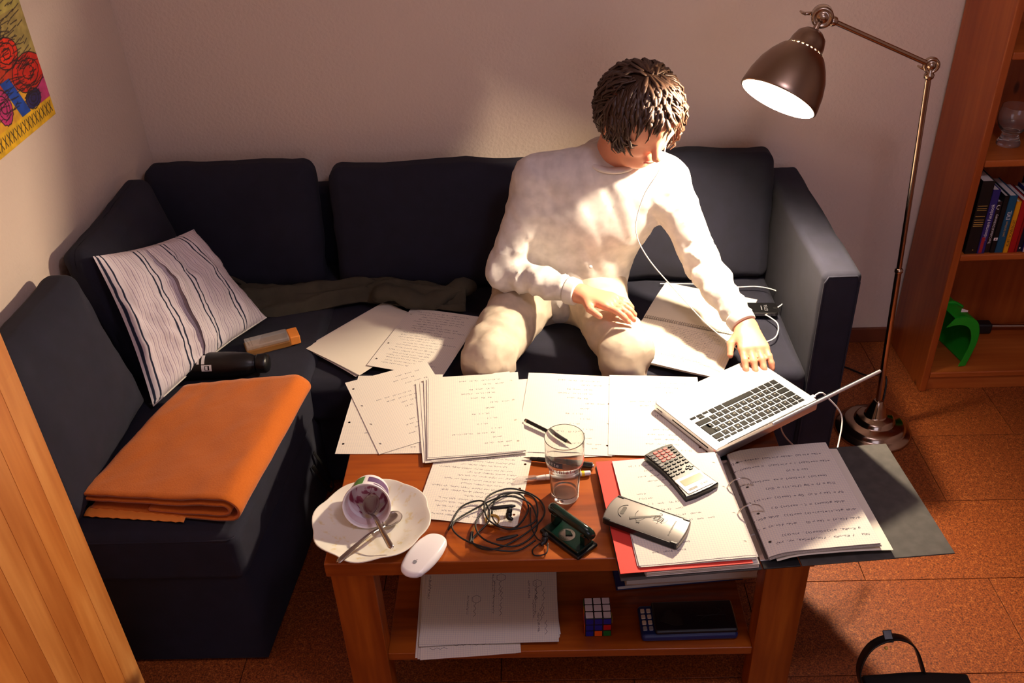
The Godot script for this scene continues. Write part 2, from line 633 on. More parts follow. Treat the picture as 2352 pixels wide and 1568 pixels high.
# squared paper with handwriting; kind 6 is blank squared paper, kind 0 the maths page of the binder, 5 chemistry
func paper_material(kind: int):
	var w := 620
	var h := 877
	var im = Image.create(w, h, false, Image.FORMAT_RGB8)
	im.fill(Color(0.905, 0.87, 0.80))
	var grid := Color(0.60, 0.60, 0.72, 0.55)
	var step := 14.76
	for i in int(w / step) + 1:
		for y in h:
			var x := int(i * step)
			if x < w: im.set_pixel(x, y, im.get_pixel(x, y).lerp(grid, grid.a))
	for j in int(h / step) + 1:
		for x in w:
			var y := int(j * step)
			if y < h: im.set_pixel(x, y, im.get_pixel(x, y).lerp(grid, grid.a))
	var rn = RandomNumberGenerator.new()
	rn.seed = 100 + kind
	var ink := Color(0.20, 0.18, 0.23, 0.85)
	if kind == 0:
		var lines := [[60, "NG2   f:R2->R3 , f(x,y)=(x2, xy, y2)", 0], [110, "g:R->R2, g(t)=(cos(t), sin(t))", 30],
			[190, "d/dx f(x,y) = (2x y 0)    d/dy f(x,y) = (0 x 2y)", 0], [260, "d/dt g(x,t)=(-sin(t) cos(t))  d/dx g(x,t)= (cos(t) 0)", 0],
			[330, "d/dx g(cost) = ( - cos(st) 0 )", 40], [410, "Df = (2x y 0 x)  Dg = (cos(t) -sin(t) 0)", 20], [490, "D(g o f) = Dg (f(x,t)) o (Df)", 40],
			[560, "(cos(x)) sin(x2y) o x2  cos(x2y)/ x2y", 60], [630, "(2x 0 x y)", 150], [690, "=(2x cos(x2y) + y sin(x2y)  x cos(x2y)-2 sin(x y)", 0], [760, "=(2x sin(x) -3x2y sin(xy) -3x2y2 cos(x2y))", 30]]
		for l in lines:
			write(im, l[1], 36 + l[2], l[0], 20, 0.95, ink, rn)
	elif kind == 5:
		for k in 9:
			var p := Vector2(rn.randf_range(60, 520), rn.randf_range(60, 800))
			var ring := []
			for a in 7: ring.append(p + Vector2.from_angle(a * TAU / 6) * 32)
			if k % 3 == 0:
				for a in 6: line(im, ring[a], ring[a + 1], 0.8, ink)
			var q := p + Vector2(32, 0)
			for a in 5:
				var nx := q + Vector2(22, 14 if a % 2 == 0 else -14)
				line(im, q, nx, 0.8, ink)
				q = nx
			scrawl(im, p.x - 30, p.y + 55, 150, 10, ink, rn)
		scrawl(im, 60, 845, 200, 14, ink, rn)
	elif kind < 5:
		var y := 50.0
		while y < h - 60:
			if kind == 1 or kind == 3:
				var x := rn.randf_range(70, 160)
				var stop := rn.randf_range(330, 560)
				while x < stop:
					var word := rn.randf_range(25, 75)
					scrawl(im, x, y, word, 11, ink, rn)
					x += word + 12
				y += 34 + rn.randf_range(-3, 6)
			else:
				var bits := ["(2,3)", "=(1 0)", "R3", "x=0", "(4,2)-(1,2)", "y2-3", "f(x)=0", "a+b", "(0,17)", "dx/dt", "u=v2"]
				var s := ""
				for k in rn.randi_range(1, 3): s += bits[rn.randi() % bits.size()] + "  "
				write(im, s, rn.randf_range(60, 220), y, 17, 0.7, ink, rn)
				y += 46 + rn.randf_range(-4, 14)
	var m = StandardMaterial3D.new()
	m.resource_name = "written_paper_%d" % kind
	m.albedo_texture = itex(im)
	m.roughness = 0.85
	return m

# ------------------------------------------------------------------ the room
func build_room():
	var x0 := -1.166
	var x1 := 2.60
	var z0 := -2.648
	var z1 := 1.40
	var top := 2.50
	var th := 0.12
	var fl = struct("floor", slab(Vector3(x0 - th, -0.12, z0 - th), Vector3(x1 + th, -0.004, z1 + th)), M("cork_joint"))
	# cork tiles in staggered rows
	var tl := 0.60
	var tw := 0.273
	var gap := 0.0009
	var row := 0
	var zz := -1.317 - 5 * tw
	while zz < z1:
		var xs := 0.79 + (0.30 if row % 2 == 0 else 0.0) - 4 * tl
		while xs < x1:
			var a := Vector3(maxf(xs, x0) + gap, -0.004, maxf(zz, z0) + gap)
			var b := Vector3(minf(xs + tl, x1) - gap, 0.0, minf(zz + tw, z1) - gap)
			if b.x - a.x > 0.01 and b.z - a.z > 0.01:
				part("cork_tile", box(b - a, 0.0008), M("cork_%d" % (rng.randi() % 3)), fl, (a + b) / 2)
			xs += tl
		zz += tw
		row += 1
	struct("wall_back", slab(Vector3(x0 - th, 0, z0 - th), Vector3(x1 + th, top, z0)), M("wall_paint"))
	struct("wall_left", slab(Vector3(x0 - th, 0, z0), Vector3(x0, top, z1)), M("wall_paint"))
	struct("wall_right", slab(Vector3(x1, 0, z0), Vector3(x1 + th, top, z1)), M("wall_paint"))
	struct("ceiling", slab(Vector3(x0 - th, top, z0 - th), Vector3(x1 + th, top + 0.12, z1 + th)), M("ceiling_paint"))
	# front wall behind the camera, with the window opening
	var wx0 := 0.15
	var wx1 := 1.45
	var wy0 := 0.90
	var wy1 := 2.20
	var mb := Mb.new()
	for r in [[x0 - th, wx0, 0.0, top], [wx1, x1 + th, 0.0, top], [wx0, wx1, 0.0, wy0], [wx0, wx1, wy1, top]]:
		rbox(mb, Vector3(r[1] - r[0], r[3] - r[2], th), 0.002, 1, at(Vector3((r[0] + r[1]) / 2, (r[2] + r[3]) / 2, z1 + th / 2)))
	struct("wall_front", mb.mesh(), M("wall_paint"))
	var pane = struct("window_1", slab(Vector3(wx0 + 0.04, wy0 + 0.04, z1 + 0.062), Vector3(wx1 - 0.04, wy1 - 0.04, z1 + 0.066), 0.0005), M("pane_glass"))
	mb = Mb.new()
	for r in [[wx0, wx0 + 0.05, wy0, wy1], [wx1 - 0.05, wx1, wy0, wy1], [wx0, wx1, wy0, wy0 + 0.05], [wx0, wx1, wy1 - 0.05, wy1], [0.775, 0.825, wy0, wy1]]:
		rbox(mb, Vector3(r[1] - r[0], r[3] - r[2], 0.05), 0.004, 1, at(Vector3((r[0] + r[1]) / 2, (r[2] + r[3]) / 2, z1 + 0.064)))
	part("window_frame", mb.mesh(), M("window_frame_paint"), pane)
	struct("baseboard_back", slab(Vector3(x0, 0, z0), Vector3(x1, 0.055, z0 + 0.012), 0.003), M("baseboard_wood"))
	struct("baseboard_left", slab(Vector3(x0, 0, z0 + 0.012), Vector3(x0 + 0.012, 0.055, z1), 0.003), M("baseboard_wood"))
	build_poster(x0)

func build_poster(x0):
	var w := 420
	var h := 620
	var im = Image.create(w, h, false, Image.FORMAT_RGB8)
	var n = seamless(256, 256, 0.03, FastNoiseLite.TYPE_SIMPLEX, 3, 77)
	# u runs from the far edge (right in the room) towards the near edge, v downwards
	for y in h:
		for x in w:
			var q := n.get_pixel(x % 256, y % 256).r
			var c := Color(0.80, 0.62, 0.20)
			if y > h - 34: c = Color(0.88, 0.68, 0.10)
			elif y < 430: c = Color(0.86, 0.50, 0.10).lerp(Color(0.72, 0.66, 0.34), clampf((y - 330) / 60.0 + q, 0, 1))
			else:
				if Vector2((x - 44) / 54.0, (y - 530) / 30.0).length() < 1: c = Color(0.78, 0.13, 0.05)
				elif Vector2((x - 90) / 36.0, (y - 486) / 24.0).length() < 1: c = Color(0.88, 0.18, 0.05)
				elif Vector2((x - 54) / 26.0, (y - 572) / 16.0).length() < 1: c = Color(0.15, 0.12, 0.34)
				elif absf(x - 104 - (y - 560) * -0.5) < 16 and y > 520: c = Color(0.08, 0.26, 0.62)
				elif Vector2((x - 150) / 24.0, (y - 556) / 28.0).length() < 1: c = Color(0.72, 0.16, 0.42)
				elif y > 545 and x < 40: c = Color(0.74, 0.22, 0.44)
				elif y > 545: c = Color(0.86, 0.62, 0.16)
				elif x > 80 and y > 500: c = Color(0.74, 0.20, 0.08)
				else: c = Color(0.66, 0.58, 0.32)
			im.set_pixel(x, y, c * (0.86 + 0.25 * q))
	var ink := Color(0.10, 0.05, 0.08, 0.85)
	var rn = RandomNumberGenerator.new()
	rn.seed = 4
	for k in 15:          # rings and fine hatching drawn in ink
		var c := [Vector2(44, 530), Vector2(90, 486), Vector2(54, 572), Vector2(150, 556), Vector2(120, 440)][k % 5] as Vector2
		var r := [Vector2(54, 30), Vector2(36, 24), Vector2(26, 16), Vector2(24, 28), Vector2(40, 24)][k % 5] * (1.0 - 0.33 * (k / 5)) as Vector2
		var last := c + Vector2(r.x, 0)
		for a in 33:
			var p := c + Vector2.from_angle(a * TAU / 32) * r + Vector2(rn.randf_range(-1, 1), rn.randf_range(-1, 1))
			line(im, last, p, 0.7, ink)
			last = p
	for k in 800:
		var a := Vector2(rn.randf() * w, rn.randf_range(330, h - 46))
		line(im, a, a + Vector2(rn.randf_range(12, 34), rn.randf_range(-5, 7)), 0.5, ink)
	for k in 30:
		var x := 6.0 + k * 14
		line(im, Vector2(x, h - 27), Vector2(x + 9, h - 9), 0.7, ink)
		line(im, Vector2(x + 9, h - 27), Vector2(x, h - 9), 0.7, ink)
	var m = mat("poster_print", Color.WHITE, 0.6)
	m.albedo_texture = itex(im)
	var mb := Mb.new()
	var y0 := 1.055
	var y1 := 1.90
	var z0 := -2.175
	var z1 := -1.60
	var x: float = x0 + 0.0015
	mb.face([Vector3(x, y0, z1), Vector3(x, y0, z0), Vector3(x, y1, z0), Vector3(x, y1, z1)], [Vector2(1, 1), Vector2(0, 1), Vector2(0, 0), Vector2(1, 0)])
	mb.face([Vector3(x0 + 0.0004, y0, z1), Vector3(x0 + 0.0004, y1, z1), Vector3(x0 + 0.0004, y1, z0), Vector3(x0 + 0.0004, y0, z0)])
	for e in [[Vector2(y0, z0), Vector2(y0, z1)], [Vector2(y0, z1), Vector2(y1, z1)], [Vector2(y1, z1), Vector2(y1, z0)], [Vector2(y1, z0), Vector2(y0, z0)]]:
		mb.face([Vector3(x, e[0].x, e[0].y), Vector3(x0 + 0.0004, e[0].x, e[0].y), Vector3(x0 + 0.0004, e[1].x, e[1].y), Vector3(x, e[1].x, e[1].y)])
	meta(part("wall_picture", mb.mesh(), m, self), "colourful ink drawing with red rings and yellow crossed border on wall", "picture")

# ------------------------------------------------------------------ bookcase at the right
func build_bookcase():
	var x0 := 1.188
	var w := 0.84
	var zb := -2.634
	var zf := -2.352
	var top := 2.02
	var t = thing("bookcase", "tall open bookcase of reddish pine beside the floor lamp", "bookcase", Vector3(x0 + w / 2, 0, (zb + zf) / 2))
	var d := zf - zb
	for s in [-1, 1]:
		part("side_panel", box(Vector3(0.022, top, d), 0.004, 2, at(Vector3(s * (w / 2 - 0.011), top / 2, 0))), M("pine_upright_3"), t)
	part("back_panel", box(Vector3(w - 0.044, top - 0.05, 0.006), 0.001, 1, at(Vector3(0, top / 2 + 0.02, -d / 2 + 0.003))), M("pine_upright_3"), t)
	for y in [0.07, 0.484, 0.772, 1.062, 1.36, 1.66, top]:
		part("shelf_board", box(Vector3(w - 0.046, 0.02, d - 0.012), 0.004, 2, at(Vector3(0, y - 0.01, 0.004))), M("pine_across"), t)
	part("plinth", box(Vector3(w - 0.046, 0.048, 0.016), 0.002, 1, at(Vector3(0, 0.024, d / 2 - 0.02))), M("pine_across"), t)

# cabinet whose plank side stands at the left
func build_cabinet():
	var t = thing("plank_cabinet", "pale pine cabinet with a side of glued upright planks", "cabinet", Vector3(-1.0, 0, -0.985))
	var h := 1.95
	var n := 8
	var d := 0.43
	for k in n:
		var pw := d / n
		part("plank", box(Vector3(0.02, h, pw - 0.0006), 0.0006, 1), M("pine_upright_%d" % [0, 2, 1, 0, 1, 2, 0, 1][k]), t, Vector3(0.15, h / 2, -d / 2 + pw * (k + 0.5)))
	part("side_panel", box(Vector3(0.02, h, d), 0.002), M("pine_upright_2"), t, Vector3(-0.15, h / 2, 0))
	part("back_panel", box(Vector3(0.28, h - 0.06, 0.012), 0.001), M("pine_upright_1"), t, Vector3(0, h / 2, -d / 2 + 0.007))
	for y in [0.06, 0.45, 0.85, 1.25, 1.6, h - 0.01]:
		part("shelf_board", box(Vector3(0.278, 0.02, d - 0.016), 0.002), M("pine_across"), t, Vector3(0, y, 0.006))

# ------------------------------------------------------------------ sofa
func cushion(size: Vector3, shear: Vector3, sd: float, soft := 0.5) -> ArrayMesh:
	# x and y span the cushion, z is its thickness; shear moves the top edge
	var h := size / 2.0
	var bend := func(p: Vector3) -> Vector3:
		var s := absf(p.x) / h.x
		var t := absf(p.y) / h.y
		var k := lerpf(1.0, soft, clampf(pow(maxf(s, t), 5.0), 0, 1))
		p.z *= k
		p.z += 0.006 * noise.get_noise_3d(p.x * 5 + sd, p.y * 7, sd * 3.0 + signf(p.z)) + 0.004 * noise.get_noise_3d(p.x * 16, p.y * 5 + sd, signf(p.z) * 4)
		p.y += 0.010 * noise.get_noise_3d(p.x * 4 + sd, 3.0, sd) * clampf(p.y / h.y, -1, 1)
		p.x += 0.006 * noise.get_noise_3d(p.y * 6, sd, 9.0) * clampf(p.x / h.x, -1, 1)
		return p + shear * (p.y / h.y)
	return box(size, minf(0.036, h.z * 0.8), 4, Transform3D.IDENTITY, bend, 14)

func build_sofa():
	var t = thing("corner_sofa", "navy blue fabric corner sofa with square armrest against the back wall", "sofa", Vector3(-0.25, 0, -2.2))
	var o: Vector3 = -t.position
	var cl = M("navy_cloth")
	var mb := Mb.new()
	rbox(mb, Vector3(1.31, 0.25, 0.62), 0.012, 2, at(Vector3(0.04, 0.145, -2.285)))
	part("seat_base", mb.mesh(), cl, t, o)
	var soft := func(p: Vector3) -> Vector3:
		if p.y > 0: p.y += 0.008 * (1.0 - pow(absf(p.x) / 0.66, 4)) + 0.004 * noise.get_noise_3d(p.x * 4, 1, p.z * 5)
		return p
	part("seat", box(Vector3(1.325, 0.13, 0.655), 0.03, 3, Transform3D.IDENTITY, soft, 12), cl, t, o + Vector3(0.0275, 0.317, -2.275))
	# the long side along the left wall
	var foot := [Vector2(-1.155, -1.385), Vector2(-0.655, -1.385), Vector2(-0.628, -1.70), Vector2(-0.612, -2.0), Vector2(-0.612, -2.6), Vector2(-1.155, -2.6)]
	part("long_base", prismed(foot, 0.01, 0.29, 0.004), cl, t, o)
	var fat := func(p: Vector3) -> Vector3:
		var z := p.z - 1.99
		if p.x > 0: p.x += lerpf(0.0, 0.045, clampf((-1.38 - z) / 0.6, 0, 1))
		if p.y > 0: p.y += 0.010 * (1.0 - pow(clampf(absf(p.x) / 0.27, 0, 1), 4)) + 0.004 * noise.get_noise_3d(p.x * 6, 8, p.z * 5)
		return p
	part("long_seat", box(Vector3(0.508, 0.13, 1.222), 0.022, 3, Transform3D.IDENTITY, fat, 12), cl, t, o + Vector3(-0.904, 0.338, -1.99))
	part("back_frame", box(Vector3(1.85, 0.65, 0.07), 0.02, 2), cl, t, o + Vector3(-0.235, 0.335, -2.605))
	part("long_back_frame", box(Vector3(0.05, 0.65, 1.2), 0.018, 2), cl, t, o + Vector3(-1.138, 0.335, -1.985))
	var ar := func(p: Vector3) -> Vector3:
		if p.y > 0.2: p.y += 0.004 * noise.get_noise_3d(p.x * 9, 2, p.z * 8)
		p.x += 0.003 * noise.get_noise_3d(p.x * 3, p.y * 7, p.z * 7)
		return p
	part("armrest", box(Vector3(0.097, 0.655, 0.66), 0.018, 3, Transform3D.IDENTITY, ar, 8), cl, t, o + Vector3(0.7365, 0.338, -2.285))
	# piping round the front of the armrest and along the long seat
	var ps := []
	for q in [[-0.042, 0.03], [-0.042, 0.64], [-0.034, 0.657], [0.034, 0.657], [0.042, 0.64], [0.042, 0.03]]: ps.append(Vector3(0.7365 + q[0], q[1], -1.957))
	part("piping", tubed(ps, 0.0025, 6), M("navy_piping"), t, o)
	ps = []
	for q in [[-1.12, -1.381], [-0.67, -1.381], [-0.658, -1.39], [-0.640, -1.65], [-0.615, -1.95]]: ps.append(Vector3(q[0], 0.397, q[1]))
	part("piping", tubed(ps, 0.0025, 6), M("navy_piping"), t, o)
	part("pull_strap", tubed(spline([Vector3(-0.612, 0.205, -1.885), Vector3(-0.594, 0.13, -1.905), Vector3(-0.588, 0.065, -1.925), Vector3(-0.592, 0.050, -1.905), Vector3(-0.602, 0.12, -1.875), Vector3(-0.612, 0.185, -1.855)], 6), 0.006, 8, 0.3), M("black_rubber"), t, o)
	for f in [Vector3(-1.1, 0.005, -1.42), Vector3(-0.70, 0.005, -1.42), Vector3(0.62, 0.01, -2.02), Vector3(0.62, 0.01, -2.55)]:
		part("foot", lathed([Vector2(0, -0.005), Vector2(0.02, -0.005), Vector2(0.024, 0.012), Vector2(0, 0.012)], 12), M("black_plastic"), t, o + f)
	# loose cushions
	var g := "loose back cushions of the corner sofa"
	var rows = [
		["low navy back cushion in the corner where the two walls meet", Vector3(0.50, 0.37, 0.13), Vector3(-0.895, 0.582, -2.495), 0.0, 1.0],
		["wide navy back cushion between corner cushion and seated person", Vector3(0.68, 0.365, 0.14), Vector3(-0.262, 0.568, -2.490), 0.0, 2.0],
		["wide navy back cushion between seated person and square armrest", Vector3(0.60, 0.375, 0.14), Vector3(0.385, 0.573, -2.490), 0.0, 3.0],
		["navy cushion against the left wall behind the striped pillow", Vector3(0.46, 0.385, 0.12), Vector3(-1.070, 0.605, -2.155), PI / 2, 4.0],
		["navy cushion against the left wall beside the plank cabinet", Vector3(0.46, 0.385, 0.13), Vector3(-1.066, 0.605, -1.625), PI / 2, 5.0]]
	for r in rows:
		var c = part("back_cushion", cushion(r[1], Vector3(0, 0, -0.035), r[4]), cl, self, r[2], Vector3(0, r[3], 0))
		meta(c, r[0], "cushion", g)

# ------------------------------------------------------------------ coffee table
func build_table():
	var t = thing("coffee_table", "reddish cherry-wood coffee table with lower shelf covered in papers", "table", Vector3(0.043, 0, -1.53))
	part("table_top", box(Vector3(0.957, 0.036, 0.54), 0.0025, 2), M("cherry_across"), t, Vector3(0, 0.432, 0))
	for s in [[-1, 1], [1, 1], [-1, -1], [1, -1]]:
		part("leg", box(Vector3(0.085, 0.414, 0.05), 0.002, 1), M("cherry_upright"), t, Vector3(s[0] * 0.429, 0.207, s[1] * 0.24))
	part("lower_shelf", box(Vector3(0.774, 0.022, 0.515), 0.002, 1), M("cherry_across"), t, Vector3(0, 0.149, 0))

# ------------------------------------------------------------------ floor lamp
func build_lamp():
	var t = thing("floor_lamp", "nickel floor lamp with hinged arm and bell shade, switched on", "lamp", Vector3(0.985, 0, -2.17))
	var o: Vector3 = -t.position
	part("base", lathed([Vector2(0, 0), Vector2(0.108, 0), Vector2(0.110, 0.006), Vector2(0.106, 0.013), Vector2(0.094, 0.020), Vector2(0.090, 0.022), Vector2(0.088, 0.030), Vector2(0.080, 0.036),
		Vector2(0.060, 0.041), Vector2(0.056, 0.043), Vector2(0.054, 0.051), Vector2(0.048, 0.056), Vector2(0.034, 0.060), Vector2(0.030, 0.064), Vector2(0.023, 0.090), Vector2(0.016, 0.104), Vector2(0.014, 0.110), Vector2(0.011, 0.113), Vector2(0, 0.113)], 64), M("nickel"), t)
	var p0 := Vector3(0.985, 0.11, -2.17)
	var p1 := Vector3(0.932, 1.065, -2.17)
	part("pole", tubed([p0, p0.lerp(p1, 0.45)], 0.0085, 16), M("nickel"), t, o)
	part("pole", tubed([p0.lerp(p1, 0.45), p1], 0.0068, 16), M("nickel"), t, o)
	part("pole_collar", lathed([Vector2(0.0085, 0), Vector2(0.011, 0.003), Vector2(0.011, 0.010), Vector2(0.0075, 0.014)], 16), M("nickel"), t, o + p0.lerp(p1, 0.45))
	# elbow joint
	var j := Vector3(0.931, 1.098, -2.168)
	part("elbow_stem", lathed([Vector2(0.006, -0.034), Vector2(0.011, -0.030), Vector2(0.012, -0.022), Vector2(0.008, -0.016), Vector2(0.008, -0.004)], 16), M("nickel"), t, o + j)
	part("elbow_joint", joint_mesh(0.019, 0.016), M("nickel"), t, o + j, Vector3(PI / 2, 0, 0.15))
	part("wing_screw", wing_mesh(), M("nickel"), t, o + j + Vector3(-0.006, -0.012, -0.018))
	# head joint and arm
	var hd := Vector3(0.646, 1.233, -2.118)
	var dir := (hd - j).normalized()
	part("arm", tubed([j + dir * 0.018, hd - dir * 0.02], 0.0062, 14), M("nickel"), t, o)
	part("arm_collar", tubed([hd - dir * 0.040, hd - dir * 0.034, hd - dir * 0.026, hd - dir * 0.020], [0.0065, 0.0115, 0.0115, 0.007], 14), M("nickel"), t, o)
	part("head_joint", joint_mesh(0.024, 0.030), M("nickel"), t, o + hd, Vector3(PI / 2, 0, 0.2))
	part("wing_screw", wing_mesh(), M("nickel"), t, o + hd + Vector3(-0.028, 0.002, -0.02))
	# shade: axis from the head joint to the middle of the opening
	var open := Vector3(0.546, 1.078, -2.03)
	var ax := (open - hd).normalized()
	var y := -ax
	var x := y.cross(Vector3(0, 0, 1)).normalized()
	var fr := Transform3D(Basis(x, y, x.cross(y)), open)       # local +y runs from the opening up to the joint
	part("neck", tubed([hd + ax * 0.012, hd + ax * 0.042], 0.007, 12), M("nickel"), t, o)
	var segs := 56
	var gaps := func(i, jj): return jj == 7 and i % 2 == 0
	var outer := [Vector2(0.0885, 0.0), Vector2(0.0915, 0.002), Vector2(0.0905, 0.014), Vector2(0.0870, 0.040), Vector2(0.0785, 0.070), Vector2(0.0665, 0.094), Vector2(0.0545, 0.1115), Vector2(0.0500, 0.1165), Vector2(0.0450, 0.1215),
		Vector2(0.0400, 0.126), Vector2(0.0385, 0.140), Vector2(0.0330, 0.156), Vector2(0.0220, 0.1665), Vector2(0.007, 0.170)]
	var mb := Mb.new()
	lathe(mb, outer, segs, fr, gaps)
	mb.weld(0.00001)
	part("shade", mb.mesh(), M("brushed_nickel"), t, o)
	var inner := []
	for q in outer: inner.append(Vector2(maxf(q.x - 0.0018, 0.0), q.y - (0.0012 if q.y > 0.1 else 0.0)))
	inner.reverse()
	mb = Mb.new()
	lathe(mb, inner, segs, fr, func(i, jj): return jj == inner.size() - 2 - 7 and i % 2 == 0)
	mb.weld(0.00001)
	part("shade_lining", mb.mesh(), M("shade_lining"), t, o)
	var socket := Mb.new()
	lathe(socket, [Vector2(0.0, 0.072), Vector2(0.015, 0.072), Vector2(0.017, 0.120), Vector2(0.012, 0.160), Vector2(0, 0.162)], 20, fr)
	part("socket", socket.mesh(), M("black_plastic"), t, o)
	# glowing bulb and its light
	var bulb := Mb.new()
	var pr := []
	for k in 13: pr.append(Vector2(0.029 * sin(PI * k / 12.0) if k < 9 else lerpf(0.025, 0.012, (k - 9) / 3.0), 0.040 - 0.029 * cos(PI * k / 12.0) if k < 9 else lerpf(0.054, 0.078, (k - 8) / 4.0)))
	lathe(bulb, pr, 24, fr)
	part("light_bulb", bulb.mesh(), M("bulb_glow"), t, o)
	var l = OmniLight3D.new()
	l.name = "bulb_light"
	l.light_color = Color(1.0, 0.91, 0.79)
	l.light_energy = LAMP
	l.light_size = 0.027
	l.omni_range = 8.0
	l.omni_attenuation = 2.0
	l.shadow_enabled = true
	t.add_child(l)
	l.position = o + fr * Vector3(0, 0.040, 0)
	# mains cable along the floor
	var cb := spline([Vector3(1.03, 0.012, -2.24), Vector3(1.05, 0.10, -2.30), Vector3(1.04, 0.02, -2.42), Vector3(0.98, 0.004, -2.50), Vector3(0.86, 0.004, -2.53), Vector3(0.80, 0.004, -2.62)], 8)
	part("cable", tubed(cb, 0.003, 8), M("dark_cable"), t, o)

const LAMP := 2.0

func joint_mesh(r: float, w: float) -> ArrayMesh:
	return lathed([Vector2(0, -w / 2 - 0.003), Vector2(r * 0.35, -w / 2 - 0.003), Vector2(r * 0.4, -w / 2), Vector2(r * 0.8, -w / 2), Vector2(r, -w / 2 + 0.003), Vector2(r, w / 2 - 0.003), Vector2(r * 0.86, w / 2), Vector2(r * 0.72, w / 2 - 0.001), Vector2(r * 0.66, w / 2 - 0.003), Vector2(r * 0.45, w / 2 - 0.003),
		Vector2(r * 0.4, w / 2 + 0.001), Vector2(r * 0.2, w / 2 + 0.002), Vector2(0, w / 2 + 0.002)], 28)

func wing_mesh() -> ArrayMesh:
	var mb := Mb.new()
	tube(mb, [Vector3(-0.006, 0, 0), Vector3(0.010, 0, 0)], 0.004, 10)
	rbox(mb, Vector3(0.012, 0.005, 0.020), 0.002, 2, at(Vector3(-0.010, 0.002, 0), Vector3(0, 0, -20)))
	return mb.mesh()

# ------------------------------------------------------------------ the seated person
# field of rounded cones: [a, b, radius at a, radius at b, blend]
func field_mesh(cones: Array, cell: float, ripple = null) -> ArrayMesh:
	var lo := Vector3.ONE * 1e9
	var hi := -lo
	for c in cones:
		var r: float = maxf(c[2], c[3]) + cell * 3
		lo = lo.min(c[0].min(c[1]) - Vector3.ONE * r)
		hi = hi.max(c[0].max(c[1]) + Vector3.ONE * r)
	var n := Vector3i(((hi - lo) / cell).ceil()) + Vector3i.ONE
	var f := PackedFloat32Array()
	f.resize(n.x * n.y * n.z)
	f.fill(1.0)
	for c in cones:
		var a: Vector3 = c[0]
		var ab: Vector3 = c[1] - a
		var ra: float = c[2]
		var dr: float = c[3] - ra
		var k: float = c[4]
		var l2 := maxf(ab.length_squared(), 1e-9)
		var m: float = maxf(c[2], c[3]) + maxf(k * 1.2, cell * 2.5)
		var i0 := Vector3i(((a.min(c[1]) - Vector3.ONE * m - lo) / cell).floor()).clamp(Vector3i.ZERO, n - Vector3i.ONE)
		var i1 := Vector3i(((a.max(c[1]) + Vector3.ONE * m - lo) / cell).ceil()).clamp(Vector3i.ZERO, n - Vector3i.ONE)
		for z in range(i0.z, i1.z + 1):
			for y in range(i0.y, i1.y + 1):
				var at0 := (z * n.y + y) * n.x
				for x in range(i0.x, i1.x + 1):
					var p := lo + Vector3(x, y, z) * cell - a
					var t := clampf(p.dot(ab) / l2, 0, 1)
					var d := (p - ab * t).length() - ra - dr * t
					var e := f[at0 + x]
					var h := maxf(k - absf(d - e), 0) / k
					f[at0 + x] = minf(d, e) - h * h * k * 0.25
	if ripple:
		for z in n.z:
			for y in n.y:
				for x in n.x:
					var i := (z * n.y + y) * n.x + x
					if absf(f[i]) < 0.05: f[i] += ripple.call(lo + Vector3(x, y, z) * cell)
	# surface nets
	var mb := Mb.new()
	var id := {}
	var sy := n.x
	var sz := n.x * n.y
	for z in n.z - 1:
		for y in n.y - 1:
			for x in n.x - 1:
				var b := z * sz + y * sy + x
				var s := 0
				for o in [0, 1, sy, sy + 1, sz, sz + 1, sz + sy, sz + sy + 1]:
					if f[b + o] < 0: s += 1
				if s == 0 or s == 8: continue
				var sum := Vector3.ZERO
				var cnt := 0
				for e in EDGES:
					var fa := f[b + e[0] % 2 + (e[0] / 2 % 2) * sy + (e[0] / 4) * sz]
					var fb := f[b + e[1] % 2 + (e[1] / 2 % 2) * sy + (e[1] / 4) * sz]
					if (fa < 0) != (fb < 0):
						var t := fa / (fa - fb)
						var pa := Vector3(e[0] % 2, e[0] / 2 % 2, e[0] / 4)
						var pb := Vector3(e[1] % 2, e[1] / 2 % 2, e[1] / 4)
						sum += pa.lerp(pb, t)
						cnt += 1
				id[b] = mb.pt(lo + (Vector3(x, y, z) + sum / cnt) * cell)
	for b in id:
		var s0: bool = f[b] < 0
		for ax in 3:
			var step: int = [1, sy, sz][ax]
			var u: int = [sy, sz, 1][ax]
			var w: int = [sz, 1, sy][ax]
			if (f[b + step] < 0) == s0: continue
			if not (id.has(b - u) and id.has(b - w) and id.has(b - u - w)): continue
			if s0: mb.quad(id[b - u - w], id[b - w], id[b], id[b - u])
			else: mb.quad(id[b - u - w], id[b - u], id[b], id[b - w])
	return mb.mesh()

const EDGES := [[0, 1], [2, 3], [4, 5], [6, 7], [0, 2], [1, 3], [4, 6], [5, 7], [0, 4], [1, 5], [2, 6], [3, 7]]

